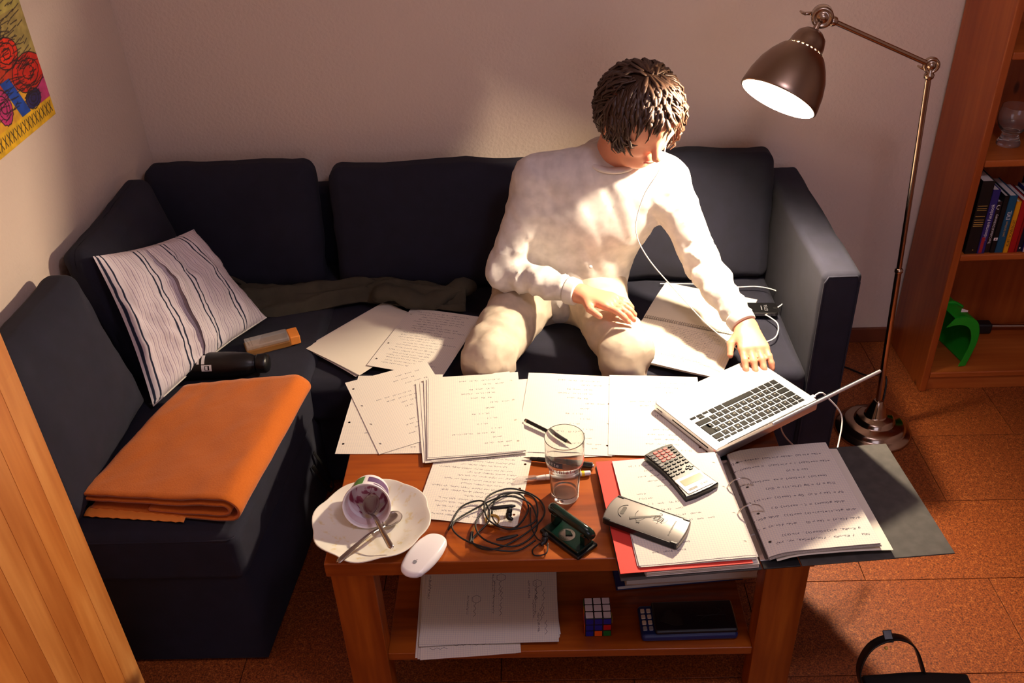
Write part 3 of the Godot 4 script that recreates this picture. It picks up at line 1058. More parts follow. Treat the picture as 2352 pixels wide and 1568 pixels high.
func hand_cones(wrist: Vector3, along: Vector3, palm_down: Vector3, thumb_side: Vector3, curl: float) -> Array:
	# a palm of three bones and five fingers of two bent bones each
	var o := []
	var f := along.normalized()
	var s := (thumb_side - f * thumb_side.dot(f)).normalized()
	var d := (palm_down - f * palm_down.dot(f) - s * palm_down.dot(s)).normalized()
	for k in 4: o.append([wrist + s * (0.012 - 0.009 * k), wrist + f * 0.078 + s * (0.028 - 0.0185 * k), 0.015, 0.0115, 0.014])
	var lens := [0.070, 0.078, 0.072, 0.056]
	for k in 4:
		var root: Vector3 = wrist + f * 0.080 + s * (0.028 - 0.0185 * k)
		var spread := s * (0.10 - 0.07 * k)
		var d1 := (f + spread + d * curl * 0.35).normalized()
		var d2 := (f + spread + d * curl * 1.0).normalized()
		var d3 := (f + spread + d * curl * 1.7).normalized()
		var a: Vector3 = root + d1 * lens[k] * 0.46
		var b: Vector3 = a + d2 * lens[k] * 0.32
		o.append([root - f * 0.012, a, 0.0095, 0.0085, 0.005])
		o.append([a, b, 0.0085, 0.0078, 0.004])
		o.append([b, b + d3 * lens[k] * 0.24, 0.0078, 0.0068, 0.004])
	var tr := wrist + f * 0.022 + s * 0.020
	var tk := tr + (f * 0.62 + s * 0.72 + d * 0.25).normalized() * 0.038
	o.append([tr, tk, 0.0135, 0.0100, 0.010])
	o.append([tk, tk + (f * 0.92 + s * 0.25 + d * 0.25).normalized() * 0.034, 0.0098, 0.0078, 0.004])
	return o

func build_person():
	var t = thing("person", "person in white long-sleeved shirt and pale trousers leaning over papers on sofa", "person", Vector3(0.06, 0, -2.2))
	var o: Vector3 = -t.position
	var hip := Vector3(0.06, 0.475, -2.29)
	var hipr := Vector3(-0.035, 0.455, -2.25)
	var hipl := Vector3(0.150, 0.455, -2.25)
	var kner := Vector3(-0.135, 0.468, -1.938)
	var knel := Vector3(0.215, 0.468, -1.938)
	var ankr := Vector3(-0.130, 0.075, -1.880)
	var ankl := Vector3(0.200, 0.075, -1.880)
	var waist := Vector3(0.085, 0.57, -2.30)
	var chest := Vector3(0.135, 0.725, -2.26)
	var neck := Vector3(0.195, 0.875, -2.225)
	var shr := Vector3(0.005, 0.815, -2.235)
	var shl := Vector3(0.330, 0.815, -2.205)
	var elr := Vector3(-0.090, 0.585, -2.165)
	var ell := Vector3(0.430, 0.605, -2.150)
	var wrr := Vector3(0.105, 0.585, -2.035)
	var wrl := Vector3(0.515, 0.520, -1.960)
	var head := Vector3(0.252, 1.005, -2.155)
	var across := (shl - shr).normalized()
	var back := Vector3(0, 0, -0.03)
	# torso of three columns
	var torso := func(g: float) -> Array:
		var c := []
		for s in [-1.0, 0.0, 1.0]:
			c.append([hip + across * 0.075 * s, waist + across * 0.066 * s, 0.106 + g, 0.095 + g, 0.06])
			c.append([waist + across * 0.062 * s, chest + across * 0.080 * s, 0.095 + g, 0.097 + g, 0.06])
			c.append([chest + across * 0.080 * s, neck + across * 0.080 * s + Vector3(0, -0.075 - 0.01 * absf(s), 0), 0.096 + g, 0.066 + g, 0.06])
		c.append([shr, neck + Vector3(0, -0.03, -0.01), 0.052 + g, 0.056 + g, 0.05])
		c.append([shl, neck + Vector3(0, -0.03, -0.01), 0.052 + g, 0.056 + g, 0.05])
		return c
	# skin: head, neck, arms and hands in one surface
	var fw := (Vector3(0.40, 0.50, -1.72) - head).normalized()       # the face looks down at the laptop
	fw = (fw + Vector3(0.12, 0.36, 0.12)).normalized()
	var upv := (Vector3(0.06, 1, 0.12) - fw * Vector3(0.06, 1, 0.12).dot(fw)).normalized()
	var sd := fw.cross(upv)                                            # towards the person's right
	var skin := []
	skin.append([head + upv * 0.028 - fw * 0.028, head + upv * 0.030 + fw * 0.022, 0.082, 0.076, 0.03])
	for s in [-1.0, 1.0]: skin.append([head + upv * 0.020 - fw * 0.015 + sd * 0.012 * s, head + upv * 0.030 + fw * 0.028 + sd * 0.018 * s, 0.068, 0.054, 0.03])
	skin.append([head + fw * 0.040 - upv * 0.010, head + fw * 0.052 - upv * 0.085, 0.052, 0.026, 0.03])
	for s in [-1.0, 1.0]:
		skin.append([head - upv * 0.040 + sd * 0.050 * s, head + fw * 0.045 - upv * 0.085 + sd * 0.020 * s, 0.024, 0.022, 0.03])
		skin.append([head + fw * 0.058 - upv * 0.030 + sd * 0.034 * s, head + fw * 0.066 - upv * 0.034 + sd * 0.028 * s, 0.022, 0.018, 0.02])
		skin.append([head + sd * 0.078 * s - upv * 0.004 - fw * 0.006, head + sd * 0.080 * s - upv * 0.034 - fw * 0.002, 0.014, 0.009, 0.006])
		skin.append([head + fw * 0.082 + upv * 0.018 + sd * 0.012 * s, head + fw * 0.070 + upv * 0.016 + sd * 0.046 * s, 0.010, 0.010, 0.014])
	skin.append([head + fw * 0.088 + upv * 0.008, head + fw * 0.112 - upv * 0.030, 0.009, 0.0125, 0.012])
	skin.append([head + fw * 0.086 - upv * 0.056, head + fw * 0.087 - upv * 0.058, 0.014, 0.014, 0.010])
	skin.append([head - fw * 0.030 - upv * 0.035, neck + back * 0.3 + Vector3(0, -0.06, 0), 0.055, 0.062, 0.03])
	for a in [[shr, elr, wrr], [shl, ell, wrl]]:
		skin.append([a[0], a[1], 0.040, 0.034, 0.02])
		skin.append([a[1], a[2], 0.036, 0.024, 0.02])
	skin.append([shr, shl, 0.035, 0.035, 0.03])
	skin += hand_cones(wrr, Vector3(0.90, -0.06, 0.42), Vector3(0, -1, 0), Vector3(-0.4, 0.1, 0.9), 0.45)
	skin += hand_cones(wrl, Vector3(0.10, -0.20, 0.95), Vector3(0, -1, 0), Vector3(-0.95, 0, 0.1), 0.42)
	part("body", field_mesh(skin, 0.0045), M("skin"), t, o)
	# eyes and mouth
	for s in [-1, 1]:
		var eye = part("eye", lathed(ball(0.0115), 14), M("eye_white"), t, o + head + fw * 0.074 - upv * 0.002 + sd * 0.031 * s)
		var iris := Mb.new()
		lathe(iris, [Vector2(0.0, -0.001), Vector2(0.0055, -0.001), Vector2(0.005, 0.001), Vector2(0, 0.0018)], 14, Transform3D(Basis(sd, fw, sd.cross(fw)), fw * 0.0105 - upv * 0.002))
		part("iris", iris.mesh(), M("iris"), eye)
	part("mouth", tubed([head + fw * 0.0975 - upv * 0.057 - sd * 0.020, head + fw * 0.1015 - upv * 0.054, head + fw * 0.0975 - upv * 0.057 + sd * 0.020], [0.002, 0.0042, 0.002], 8, 0.9), M("lips"), t, o)
	# shirt
	var shirt: Array = torso.call(0.006)
	shirt.append([shr, elr, 0.056, 0.048, 0.035])
	shirt.append([elr, elr.lerp(wrr, 0.80), 0.049, 0.037, 0.02])
	shirt.append([shl, ell, 0.056, 0.048, 0.035])
	shirt.append([ell, ell.lerp(wrl, 0.82), 0.049, 0.037, 0.02])
	var fold := func(p: Vector3) -> float:
		var e := 0.004 * noise.get_noise_3d(p.x * 6, p.y * 5, p.z * 6) + 0.010 * (absf(noise.get_noise_3d(p.x * 11 + p.y * 5, p.y * 2.5 + p.x * 2, p.z * 5 + 7)) - 0.18)
		for a in [[shr, elr, wrr], [shl, ell, wrl]]:
			for k in 2:
				var ab: Vector3 = a[k + 1] - a[k]
				var u: float = (p - a[k]).dot(ab) / ab.length_squared()
				if u > -0.1 and u < 1.1 and (p - a[k] - ab * u).length() < 0.085:
					e += 0.0075 * (absf(sin(u * (13.0 if k else 8.0) + 2.6 * noise.get_noise_3d(p.x * 8, p.y * 8, p.z * 8 + 5))) - 0.5) * (0.6 if k == 0 else 1.0)
		return e
	part("shirt", field_mesh(shirt, 0.0072, fold), M("white_shirt"), t, o)
	var ring := []
	for k in 25:
		var a := TAU * k / 24
		ring.append(neck + Vector3(0, 0.014, 0.002) + across * cos(a) * 0.068 + Vector3(0.0, 0.008 - 0.030 * (0.5 + 0.5 * sin(a)), 1.0 * 0.070 * sin(a)))
	part("collar", tubed(ring, 0.0105, 10, 0.7), M("white_shirt"), t, o)
	var cuffs := [[elr, wrr], [ell, wrl]]
	for c in cuffs:
		var q0: Vector3 = c[0].lerp(c[1], 0.84)
		var q1: Vector3 = c[0].lerp(c[1], 0.97)
		part("cuff", tubed([q0, q0.lerp(q1, 0.15), q0.lerp(q1, 0.9), q1], [0.034, 0.0365, 0.0345, 0.031], 18), M("white_shirt"), t, o)
	for k in 5:
		var bp := chest + Vector3(0.004, 0.09 - 0.055 * k, 0.100 + (0.004 if k > 1 else -0.012 + 0.006 * k))
		part("shirt_button", lathed([Vector2(0, 0), Vector2(0.005, 0), Vector2(0.005, 0.0025), Vector2(0, 0.003)], 12), M("white_plastic"), t, o + bp, Vector3(PI / 2, 0, 0))
	# trousers
	var tr := []
	for s in [-1.0, 0.0, 1.0]: tr.append([hip + across * 0.075 * s + Vector3(0, 0.055, 0), hip + across * 0.085 * s + Vector3(0, -0.02, 0), 0.106, 0.098, 0.05])
	for a in [[hipr, kner, ankr], [hipl, knel, ankl]]:
		tr.append([a[0], a[1], 0.090, 0.064, 0.05])
		tr.append([a[1] + Vector3(0, -0.01, 0.0), a[2] + Vector3(0, 0.045, 0), 0.058, 0.046, 0.03])
	var crease := func(p: Vector3) -> float:
		return 0.008 * noise.get_noise_3d(p.x * 8, p.y * 8, p.z * 6 + 3) + 0.013 * (absf(noise.get_noise_3d(p.x * 4, p.y * 5, p.z * 10 + 1)) - 0.18) + 0.003 * sin(p.z * 60 + 4 * noise.get_noise_3d(p.x * 6, p.y * 6, 2)) * clampf((p.z + 2.25) * 3.0, 0, 1) * (1.0 if p.y > 0.42 else 0.4)
	part("trousers", field_mesh(tr, 0.0085, crease), M("pale_trousers"), t, o)
	for a in [ankr, ankl]:
		part("sock", field_mesh([[a + Vector3(0, 0.05, 0), a + Vector3(0, -0.03, 0), 0.034, 0.038, 0.02], [a + Vector3(0, -0.04, -0.02), a + Vector3(0.0, -0.045, 0.13), 0.034, 0.028, 0.03]], 0.008), M("sock"), t, o)
	# hair: a cap and many loose locks
	var cap := Mb.new()
	for i in 1100:
		var r = rng
		var lat: float = acos(1.0 - r.randf() * 1.45)
		var lon: float = r.randf() * TAU
		var dirh := (upv * cos(lat) + (sd * cos(lon) - fw * sin(lon)) * sin(lat)).normalized()
		if dirh.dot(fw) > 0.62 and dirh.dot(upv) < 0.45: continue
		var surf := func(dd: Vector3) -> Vector3: return head + upv * 0.026 - fw * 0.004 + (fw * dd.dot(fw) * 0.103 + sd * dd.dot(sd) * 0.089 + upv * dd.dot(upv) * 0.092)
		var flow := (-upv * 0.55 + fw * (0.55 if dirh.dot(fw) > 0 else -0.3) + sd * 0.35 * signf(dirh.dot(sd)) + Vector3(r.randf() - 0.5, r.randf() - 0.5, r.randf() - 0.5) * 0.8)
		flow = (flow - dirh * flow.dot(dirh)).normalized()
		var pts := []
		var rad := []
		var ln: float = r.randf_range(0.55, 0.95) * (0.55 if dirh.dot(fw) > 0.25 else 1.0)
		for k in 5:
			var u := k / 4.0
			var dd := (dirh + flow * ln * u).normalized()
			pts.append(surf.call(dd) + dd * (0.003 + 0.015 * sin(PI * u * 0.7) * r.randf_range(0.2, 1.3)) - upv * 0.018 * u * u)
			rad.append([0.0045, 0.0062, 0.0055, 0.0038, 0.0006][k])
		tube(cap, pts, rad, 5, 0.55)
	var dome := cap.v.size()
	for j in 9:
		for i in 25:
			var lat := 1.0 * j / 8.0
			var lon := TAU * i / 24.0
			var dd := (upv * cos(lat) + (sd * cos(lon) - fw * sin(lon)) * sin(lat) - fw * 0.12).normalized()
			cap.pt(head + upv * 0.026 - fw * 0.004 + (fw * dd.dot(fw) * 0.104 + sd * dd.dot(sd) * 0.090 + upv * dd.dot(upv) * 0.0935))
	for j in 8:
		for i in 24:
			var q := dome + j * 25 + i
			cap.quad(q, q + 25, q + 26, q + 1)
	part("hair", cap.mesh(), M("hair"), t, o)

func ball(r: float, n := 10) -> Array:
	var o := []
	for k in n + 1: o.append(Vector2(r * sin(PI * k / n), -r * cos(PI * k / n)))
	return o

# ------------------------------------------------------------------ pendant lamp of the room, above and in front of the picture
func build_pendant():
	var t = thing("pendant_lamp", "white glass globe lamp hanging from the ceiling", "lamp", Vector3(0.55, 2.50, -0.75))
	part("ceiling_rose", lathed([Vector2(0, -0.03), Vector2(0.03, -0.028), Vector2(0.05, -0.004), Vector2(0.05, 0.0), Vector2(0, 0.0)], 28), M("white_plastic"), t)
	part("cable", tubed([Vector3(0, -0.03, 0), Vector3(0, -0.10, 0)], 0.004, 8), M("white_cable"), t)
	var m = mat("globe_glow", Color(0.95, 0.95, 1.0), 0.4)
	m.emission_enabled = true
	m.emission = Color(0.93, 0.90, 1.0)
	m.emission_energy_multiplier = 3.0
	part("globe", lathed(ball(0.13, 20), 36), m, t, Vector3(0, -0.225, 0))
	var l = OmniLight3D.new()
	l.name = "globe_light"
	l.light_color = Color(0.96, 0.90, 1.0)
	l.light_energy = PENDANT
	l.light_size = 0.128
	l.omni_range = 8.0
	l.omni_attenuation = 2.0
	l.shadow_enabled = true
	t.add_child(l)
	l.position = Vector3(0, -0.225, 0)

const PENDANT := 0.5

# ------------------------------------------------------------------ paper
func wave(x: float, z: float) -> float:      # one gentle unevenness shared by all sheets of a pile, so that they never cut each other
	return 0.0008 * sin(x * 23.0 + 1.3) + 0.0008 * sin(z * 19.0 + x * 7.0)

# sheet of w x h in its own plane; holes punched along the left edge; lift(x, z) raises the paper
func sheet_mesh(w: float, h: float, holes: int, lift: Callable, right := false) -> ArrayMesh:
	var hx := -w / 2 + 0.012
	if right: hx = w / 2 - 0.012
	var xs := [-w / 2]
	var zs := [-h / 2]
	var hz := []
	if holes:
		for k in holes: hz.append((k - (holes - 1) / 2.0) * 0.077)
		xs = [-w / 2, hx - 0.0045, hx + 0.0045] if not right else [-w / 2]
	var n := 8
	for k in range(1, n + 1): 
		var x := lerpf(-w / 2, w / 2, float(k) / n)
		if not holes or (x > hx + 0.006 and not right) or (right and x < hx - 0.006): xs.append(x)
	if right and holes: xs += [hx - 0.0045, hx + 0.0045, w / 2]
	for k in range(1, 13):
		var z := lerpf(-h / 2, h / 2, k / 12.0)
		var ok := true
		for q in hz:
			if absf(z - q) < 0.006: ok = false
		if ok or k == 12: zs.append(z)
	for q in hz: zs += [q - 0.0045, q + 0.0045]
	zs.sort()
	var mb := Mb.new()
	var th := 0.00035
	var P := func(x: float, z: float, d: float) -> Vector3: return Vector3(x, lift.call(x, z) - d, z)
	var U := func(x: float, z: float) -> Vector2: return Vector2((x + w / 2) / w, (z + h / 2) / h)
	for side in 2:
		var ids := []
		for x in xs:
			for z in zs: ids.append(mb.pt(P.call(x, z, th * side), U.call(x, z)))
		for i in xs.size() - 1:
			for j in zs.size() - 1:
				var k := i * zs.size() + j
				var cs := [ids[k], ids[k + 1], ids[k + 1 + zs.size()], ids[k + zs.size()]]
				var hole := false
				if holes and absf((xs[i] + xs[i + 1]) / 2 - hx) < 0.001:
					for q in hz:
						if absf((zs[j] + zs[j + 1]) / 2 - q) < 0.001: hole = true
				if not hole:
					if side == 0: mb.quad(cs[0], cs[1], cs[2], cs[3])
					else: mb.quad(cs[0], cs[3], cs[2], cs[1])
				else:
					var c := Vector2((xs[i] + xs[i + 1]) / 2, (zs[j] + zs[j + 1]) / 2)
					var ring := []
					for a in 12:
						var d := Vector2.from_angle(TAU * a / 12 - PI * 0.75) * 0.0030
						ring.append(mb.pt(P.call(c.x + d.x, c.y + d.y, th * side), U.call(c.x + d.x, c.y + d.y)))
					# corners in the order of the ring: (-,-) (+,-) (+,+) (-,+)
					var rc := [cs[0], cs[3], cs[2], cs[1]]
					for a in 12:
						var f0: int = rc[(a + 1) / 3 % 4]
						var f1: int = rc[(a + 2) / 3 % 4]
						if side == 0: mb.tri(f0, ring[a], ring[(a + 1) % 12])
						else: mb.tri(f0, ring[(a + 1) % 12], ring[a])
						if f0 != f1:
							if side == 0: mb.tri(f0, ring[(a + 1) % 12], f1)
							else: mb.tri(f0, f1, ring[(a + 1) % 12])
	# the cut edges
	for e in 2:
		for j in zs.size() - 1:
			var x: float = xs[0] if e == 0 else xs[-1]
			var f := [P.call(x, zs[j], 0.0), P.call(x, zs[j + 1], 0.0), P.call(x, zs[j + 1], th), P.call(x, zs[j], th)]
			if e == 0: f.reverse()
			mb.face(f, [Vector2(0, 0.01), Vector2(0, 0.01), Vector2(0, 0.01), Vector2(0, 0.01)])
		for i in xs.size() - 1:
			var z: float = zs[0] if e == 0 else zs[-1]
			var f := [P.call(xs[i], z, 0.0), P.call(xs[i + 1], z, 0.0), P.call(xs[i + 1], z, th), P.call(xs[i], z, th)]
			if e == 1: f.reverse()
			mb.face(f, [Vector2(0.01, 0), Vector2(0.01, 0), Vector2(0.01, 0), Vector2(0.01, 0)])
	return mb.mesh()

const ORD := ["first", "second", "third", "fourth", "fifth", "sixth", "seventh"]
const SHEET_W := 0.214
const SHEET_H := 0.300

# turn in degrees; upside = writing read from the sofa side
func sheet(label, x, z, turn, y, kind, group = "", holes = 4, upside = true, curl = 0.0, right = false, called = "paper_sheet"):
	var th := deg_to_rad(turn + (180.0 if upside else 0.0))
	var b := Basis(Vector3.UP, th)
	var lift := func(lx: float, lz: float) -> float:
		var q: Vector3 = b * Vector3(lx, 0, lz)
		var up: float = curl * pow(clampf(absf(lx) / (SHEET_W / 2), 0, 1), 3) * pow(clampf(absf(lz) / (SHEET_H / 2), 0, 1), 3) * (1.0 if lx * lz > 0 else 0.3)
		return wave(x + q.x, z + q.z) + up
	var o = part(called, sheet_mesh(SHEET_W, SHEET_H, holes, lift, right), mats["sheets"][kind] if kind >= 0 else M("paper_plain"), self, Vector3(x, y, z), Vector3(0, th, 0))
	return meta(o, label, "paper", group)

# ------------------------------------------------------------------ what lies on the sofa
func build_sofa_things():
	build_pillow()
	build_blanket()
	# black drinking bottle lying behind the blanket
	var t = thing("drinking_bottle", "black metal drinking bottle lying between pillow and orange blanket", "bottle", Vector3(-0.835, 0.4485, -1.957), 0.02)
	var lay := at(Vector3.ZERO, Vector3(0, 0, -90))
	var mb := Mb.new()
	lathe(mb, [Vector2(0, -0.115), Vector2(0.028, -0.115), Vector2(0.033, -0.110), Vector2(0.034, -0.10), Vector2(0.034, 0.02), Vector2(0.033, 0.045), Vector2(0.0315, 0.052), Vector2(0.030, 0.075), Vector2(0.024, 0.090), Vector2(0.0215, 0.096), Vector2(0.0215, 0.102), Vector2(0, 0.102)], 32, lay)
	mb.weld()
	part("flask", mb.mesh(), M("black_plastic"), t)
	mb = Mb.new()
	lathe(mb, [Vector2(0, 0.1), Vector2(0.024, 0.100), Vector2(0.0255, 0.104), Vector2(0.0255, 0.122), Vector2(0.021, 0.130), Vector2(0, 0.131)], 28, lay)
	mb.weld()
	part("screw_cap", mb.mesh(), M("black_plastic"), t)
	# printed patches wrapped round the flask: bars of big letters and a boxed cross
	for q in [[-0.070, -0.058, 40, 78], [-0.058, -0.046, 66, 78], [-0.046, -0.040, 40, 78], [-0.034, -0.026, 40, 84], [-0.034, -0.008, 8, 12], [-0.034, -0.008, 32, 36], [-0.034, -0.026, 8, 36], [-0.014, -0.008, 8, 36], [-0.024, -0.018, 14, 30]]:
		var m2 := Mb.new()
		var st := m2.v.size()
		var a0 := deg_to_rad(q[2])
		var a1 := deg_to_rad(q[3])
		for i in 7:
			var a := lerpf(a0, a1, i / 6.0)
			for x in [q[0], q[1]]: m2.pt(Vector3(x, sin(a) * 0.0343, cos(a) * 0.0343))
		for i in 6: m2.quad(st + 2 * i, st + 2 * i + 1, st + 2 * i + 3, st + 2 * i + 2)
		part("printed_mark", m2.mesh(), M("white_print"), t)
	# clear amber box
	t = thing("plastic_box", "small clear amber plastic box lying beside the striped pillow", "box", Vector3(-0.742, 0.423, -2.088), 0.42)
	part("lid", box(Vector3(0.115, 0.012, 0.05), 0.003, 2), M("clear_plastic"), t, Vector3(0, 0.014, 0))
	part("tray", box(Vector3(0.12, 0.018, 0.052), 0.003, 2), M("amber_plastic"), t, Vector3(0, -0.001, 0))
	part("end_cap", box(Vector3(0.028, 0.026, 0.050), 0.003, 2), M("orange_hem"), t, Vector3(0.072, 0.004, 0))
	# olive jacket thrown along the back of the seat
	t = thing("olive_jacket", "crumpled dark olive jacket thrown along the sofa seat", "jacket", Vector3(-0.55, 0.40, -2.34))
	mb = Mb.new()
	cloth(mb, 44, 18, func(u: float, v: float) -> Vector3:
		var x := lerpf(-0.36, 0.34, u)
		var half := lerpf(0.075, 0.045, u) * (1.0 + 0.25 * sin(u * 9.0)) 
		var z := 0.03 * sin(u * 7.0 + 0.5) + lerpf(-half, half, v) + lerpf(-0.02, 0.02, u)
		var y := 0.050 * pow(sin(PI * clampf(v, 0.01, 0.99)), 0.6) + 0.012 * sin(v * 13.0 + u * 8.0 + 2.0 * noise.get_noise_2d(u * 4, v * 3)) + 0.010 * noise.get_noise_2d(u * 7, v * 9)
		return Vector3(x, maxf(y, 0.008 + 0.001 * sin(u * 40.0)), z), 0.006)
	part("body_panel", mb.mesh(), M("olive_cloth"), t)
	var sl := []
	var sr := []
	for k in 15:
		var u := k / 14.0
		sl.append(Vector3(lerpf(0.08, 0.36, u), 0.035 + 0.012 * sin(u * 9.0), 0.02 + 0.05 * sin(u * 3.0) - 0.03 * u))
		sr.append((0.032 + 0.006 * sin(u * 23.0)) * (0.75 if k == 14 else 1.0))
	part("sleeve", tubed(sl, sr, 14, 0.7), M("olive_cloth"), t)
	part("jacket_collar", tubed(spline([Vector3(-0.34, 0.03, -0.07), Vector3(-0.37, 0.08, -0.02), Vector3(-0.37, 0.06, 0.05)], 6), 0.016, 8, 0.5), M("olive_cloth"), t)
	# papers on the seat, left of the person
	for k in 5:
		sheet("blank sheet on top of loose pile between pillow and seated person" if k == 4 else "%s sheet from the top of the loose pile on sofa" % ORD[4 - k], -0.465 + 0.003 * sin(k * 2.1), -2.140 + 0.003 * cos(k * 1.7), -41 + k * 0.6, 0.4015 + 0.0012 * k, -1 if k == 4 else 6, "loose pile of sheets on the sofa seat", 0)
	sheet("handwritten punched sheet overlapping the loose pile on the sofa seat", -0.312, -2.105, -17.5, 0.4095, 1, "", 4, false)
	# spiral notebook
	t = thing("spiral_notebook", "open spiral notebook lying on the seat under the person's arm", "notebook", Vector3(0.413, 0.4010, -2.142), deg_to_rad(-24.6))
	for s in [-1, 1]:
		var n := 5 if s > 0 else 3
		var card = part("cover", box(Vector3(0.272, 0.0012, 0.205), 0.0004), M("grey_card"), t, Vector3(0, 0.0006, s * 0.106))
		card.set_meta("label", "grey card cover")
		for k in n:
			var lift := func(lx: float, lz: float) -> float: return 0.004 * sin(PI * clampf((lz + 0.1) / 0.2, 0, 1)) + 0.0006 * sin(lx * 30.0)
			var w0 := SHEET_W
			part("page", sheet_mesh(0.270, 0.204, 0, lift), mats["sheets"][3] if (s > 0 and k == n - 1) else M("paper_plain"), t, Vector3(0.0006 * k, 0.0020 + 0.0011 * k, s * 0.106), Vector3(0, PI if s > 0 else 0.0, 0))
	var wire := []
	for k in 400:
		var a := k * TAU / 10.0
		wire.append(Vector3(-0.128 + 0.256 * k / 399.0, 0.006 + 0.0065 * sin(a), 0.0065 * cos(a)))
	part("spiral_wire", tubed(wire, 0.0006, 4), M("steel"), t)
	# phone
	t = thing("mobile_phone", "black phone with metal rim lying beside the armrest", "phone", Vector3(0.612, 0.4035, -2.226), deg_to_rad(-4))
	part("rim", prismed(rounded_rect(0.112, 0.058, 0.010), -0.0045, 0.0035), M("steel"), t)
	part("screen", prismed(rounded_rect(0.109, 0.055, 0.009), 0.0030, 0.0045, 0.0006), M("black_plastic"), t)
	part("screen_text", text("15:23", 0.013, 0.0002), M("grey_print"), t, Vector3(0.024, 0.0047, 0), Vector3(-PI / 2, -PI / 2, 0))
	part("screen_line", box(Vector3(0.002, 0.0002, 0.022), 0.0001), M("grey_print"), t, Vector3(0.012, 0.0047, 0.0))
	part("home_button", lathed([Vector2(0, 0), Vector2(0.005, 0), Vector2(0.0048, 0.0005), Vector2(0, 0.0002)], 16), M("black_rubber"), t, Vector3(0.049, 0.0045, 0))
	# white cables
	var y := 0.403
	t = thing("phone_cable", "white phone cable looping on the seat beside the armrest", "cable", Vector3(0.65, y, -2.24))
	part("cord", tubed(spline([Vector3(0.672, 0.4035, -2.232), Vector3(0.694, y, -2.262), Vector3(0.690, y, -2.320), Vector3(0.640, y, -2.350), Vector3(0.570, y, -2.352), Vector3(0.470, y, -2.374), Vector3(0.36, y, -2.384)], 8), 0.0017, 8), M("white_cable"), t, -t.position)
	t = thing("looped_cable", "white cable emerging under the phone and curving back under notebook", "cable", Vector3(0.62, y, -2.1))
	part("cord", tubed(spline([Vector3(0.615, y - 0.0015, -2.215), Vector3(0.640, y, -2.180), Vector3(0.652, y, -2.140), Vector3(0.628, y, -2.078), Vector3(0.572, y, -2.052), Vector3(0.505, y, -2.050), Vector3(0.46, y, -2.0)], 8), 0.0017, 8), M("white_cable"), t, -t.position)
	t = thing("earphone_cord", "thin white earphone cord hanging from the person to the laptop", "cord", Vector3(0.33, 0.5, -2.05))
	part("cord", tubed(spline([Vector3(0.318, 0.965, -2.120), Vector3(0.300, 0.90, -2.085), Vector3(0.262, 0.83, -2.078), Vector3(0.245, 0.745, -2.068), Vector3(0.275, 0.675, -2.050), Vector3(0.350, 0.585, -2.030), Vector3(0.425, 0.515, -1.980), Vector3(0.490, 0.485, -1.910), Vector3(0.503, 0.474, -1.880)], 8), 0.0014, 8), M("white_cable"), t, -t.position)

func build_pillow():
	var im = Image.create(512, 512, false, Image.FORMAT_RGB8)
	for x in 512:
		var m := x % 128
		var c := Color(0.88, 0.84, 0.85)
		if (m >= 10 and m < 15) or (m >= 26 and m < 31): c = Color(0.10, 0.13, 0.22)
		elif m > 40 and (m % 13) < 2: c = Color(0.62, 0.55, 0.62)
		elif m > 40 and (m % 13) == 6: c = Color(0.74, 0.66, 0.68)
		for y in 512: im.set_pixel(x, y, c)
	var mt = mat("striped_cotton", Color.WHITE, 0.9)
	mt.albedo_texture = itex(im)
	var tl := Vector3(-1.055, 0.790, -1.930)
	var tr := Vector3(-0.935, 0.690, -2.262)
	var br := Vector3(-0.765, 0.445, -2.190)
	var bl := Vector3(-0.965, 0.428, -1.815)
	var c := (tl + tr + br + bl) / 4
	var nn := ((br - tl).cross(tr - bl)).normalized()
	if nn.x < 0: nn = -nn
	var t = thing("striped_pillow", "white pillow with dark and thin stripes leaning in sofa corner", "pillow", Vector3(c.x, 0.42, c.z))
	var face := func(u: float, v: float, s: float) -> Vector3:
		var p := tl.lerp(tr, u).lerp(bl.lerp(br, u), v)
		var eu := 4.0 * u * (1 - u)
		var ev := 4.0 * v * (1 - v)
		var pinch := 0.035 * (pow(absf(2 * u - 1), 2) * ev + pow(absf(2 * v - 1), 2) * eu)
		p += (c - p) * pinch * 2.0
		var puff := 0.062 * pow(eu * ev, 0.45) * (s if s > 0 else s * 0.35)
		var wr := (0.016 * noise.get_noise_3d(u * 5, v * 3, s * 2) + 0.008 * noise.get_noise_3d(u * 14, v * 6, s * 5 + 3)) * pow(eu * ev, 0.2)
		return p + nn * (puff + wr)
	var mb := Mb.new()
	var n := 40
	for s in [1.0, -1.0]:
		var st := mb.v.size()
		for i in n + 1:
			for j in n + 1: mb.pt(face.call(float(i) / n, float(j) / n, s), Vector2(i * 0.98 / n + 0.01, j * 1.0 / n))
		for i in n:
			for j in n:
				var k := st + i * (n + 1) + j
				if s > 0: mb.quad(k, k + 1, k + n + 2, k + n + 1)
				else: mb.quad(k, k + n + 1, k + n + 2, k + 1)
	part("pillowcase", mb.mesh(), mt, t, -t.position)
	# the overlapping flap of the pillowcase opening
	mb = Mb.new()
	cloth(mb, 10, 36, func(u: float, v: float) -> Vector3:
		var uu := lerpf(0.385, 0.60, u)
		var p: Vector3 = face.call(uu, clampf(v, 0.03, 0.97), 1.0)
		return p + nn * (0.006 + 0.016 * pow(1 - u, 1.5) * sin(PI * clampf(v * 1.15 - 0.1, 0, 1))), 0.0015, 0.215, 1.0)
	for i in mb.uv.size(): mb.uv[i].x = mb.uv[i].x + 0.395
	part("flap", mb.mesh(), mt, t, -t.position)
	part("corner_seam", tubed([face.call(0.0, 1.0, 1.0), face.call(0.35, 1.0, 1.0), face.call(0.7, 1.0, 1.0), face.call(1.0, 1.0, 1.0)], 0.002, 6), M("paper_edge"), t, -t.position)

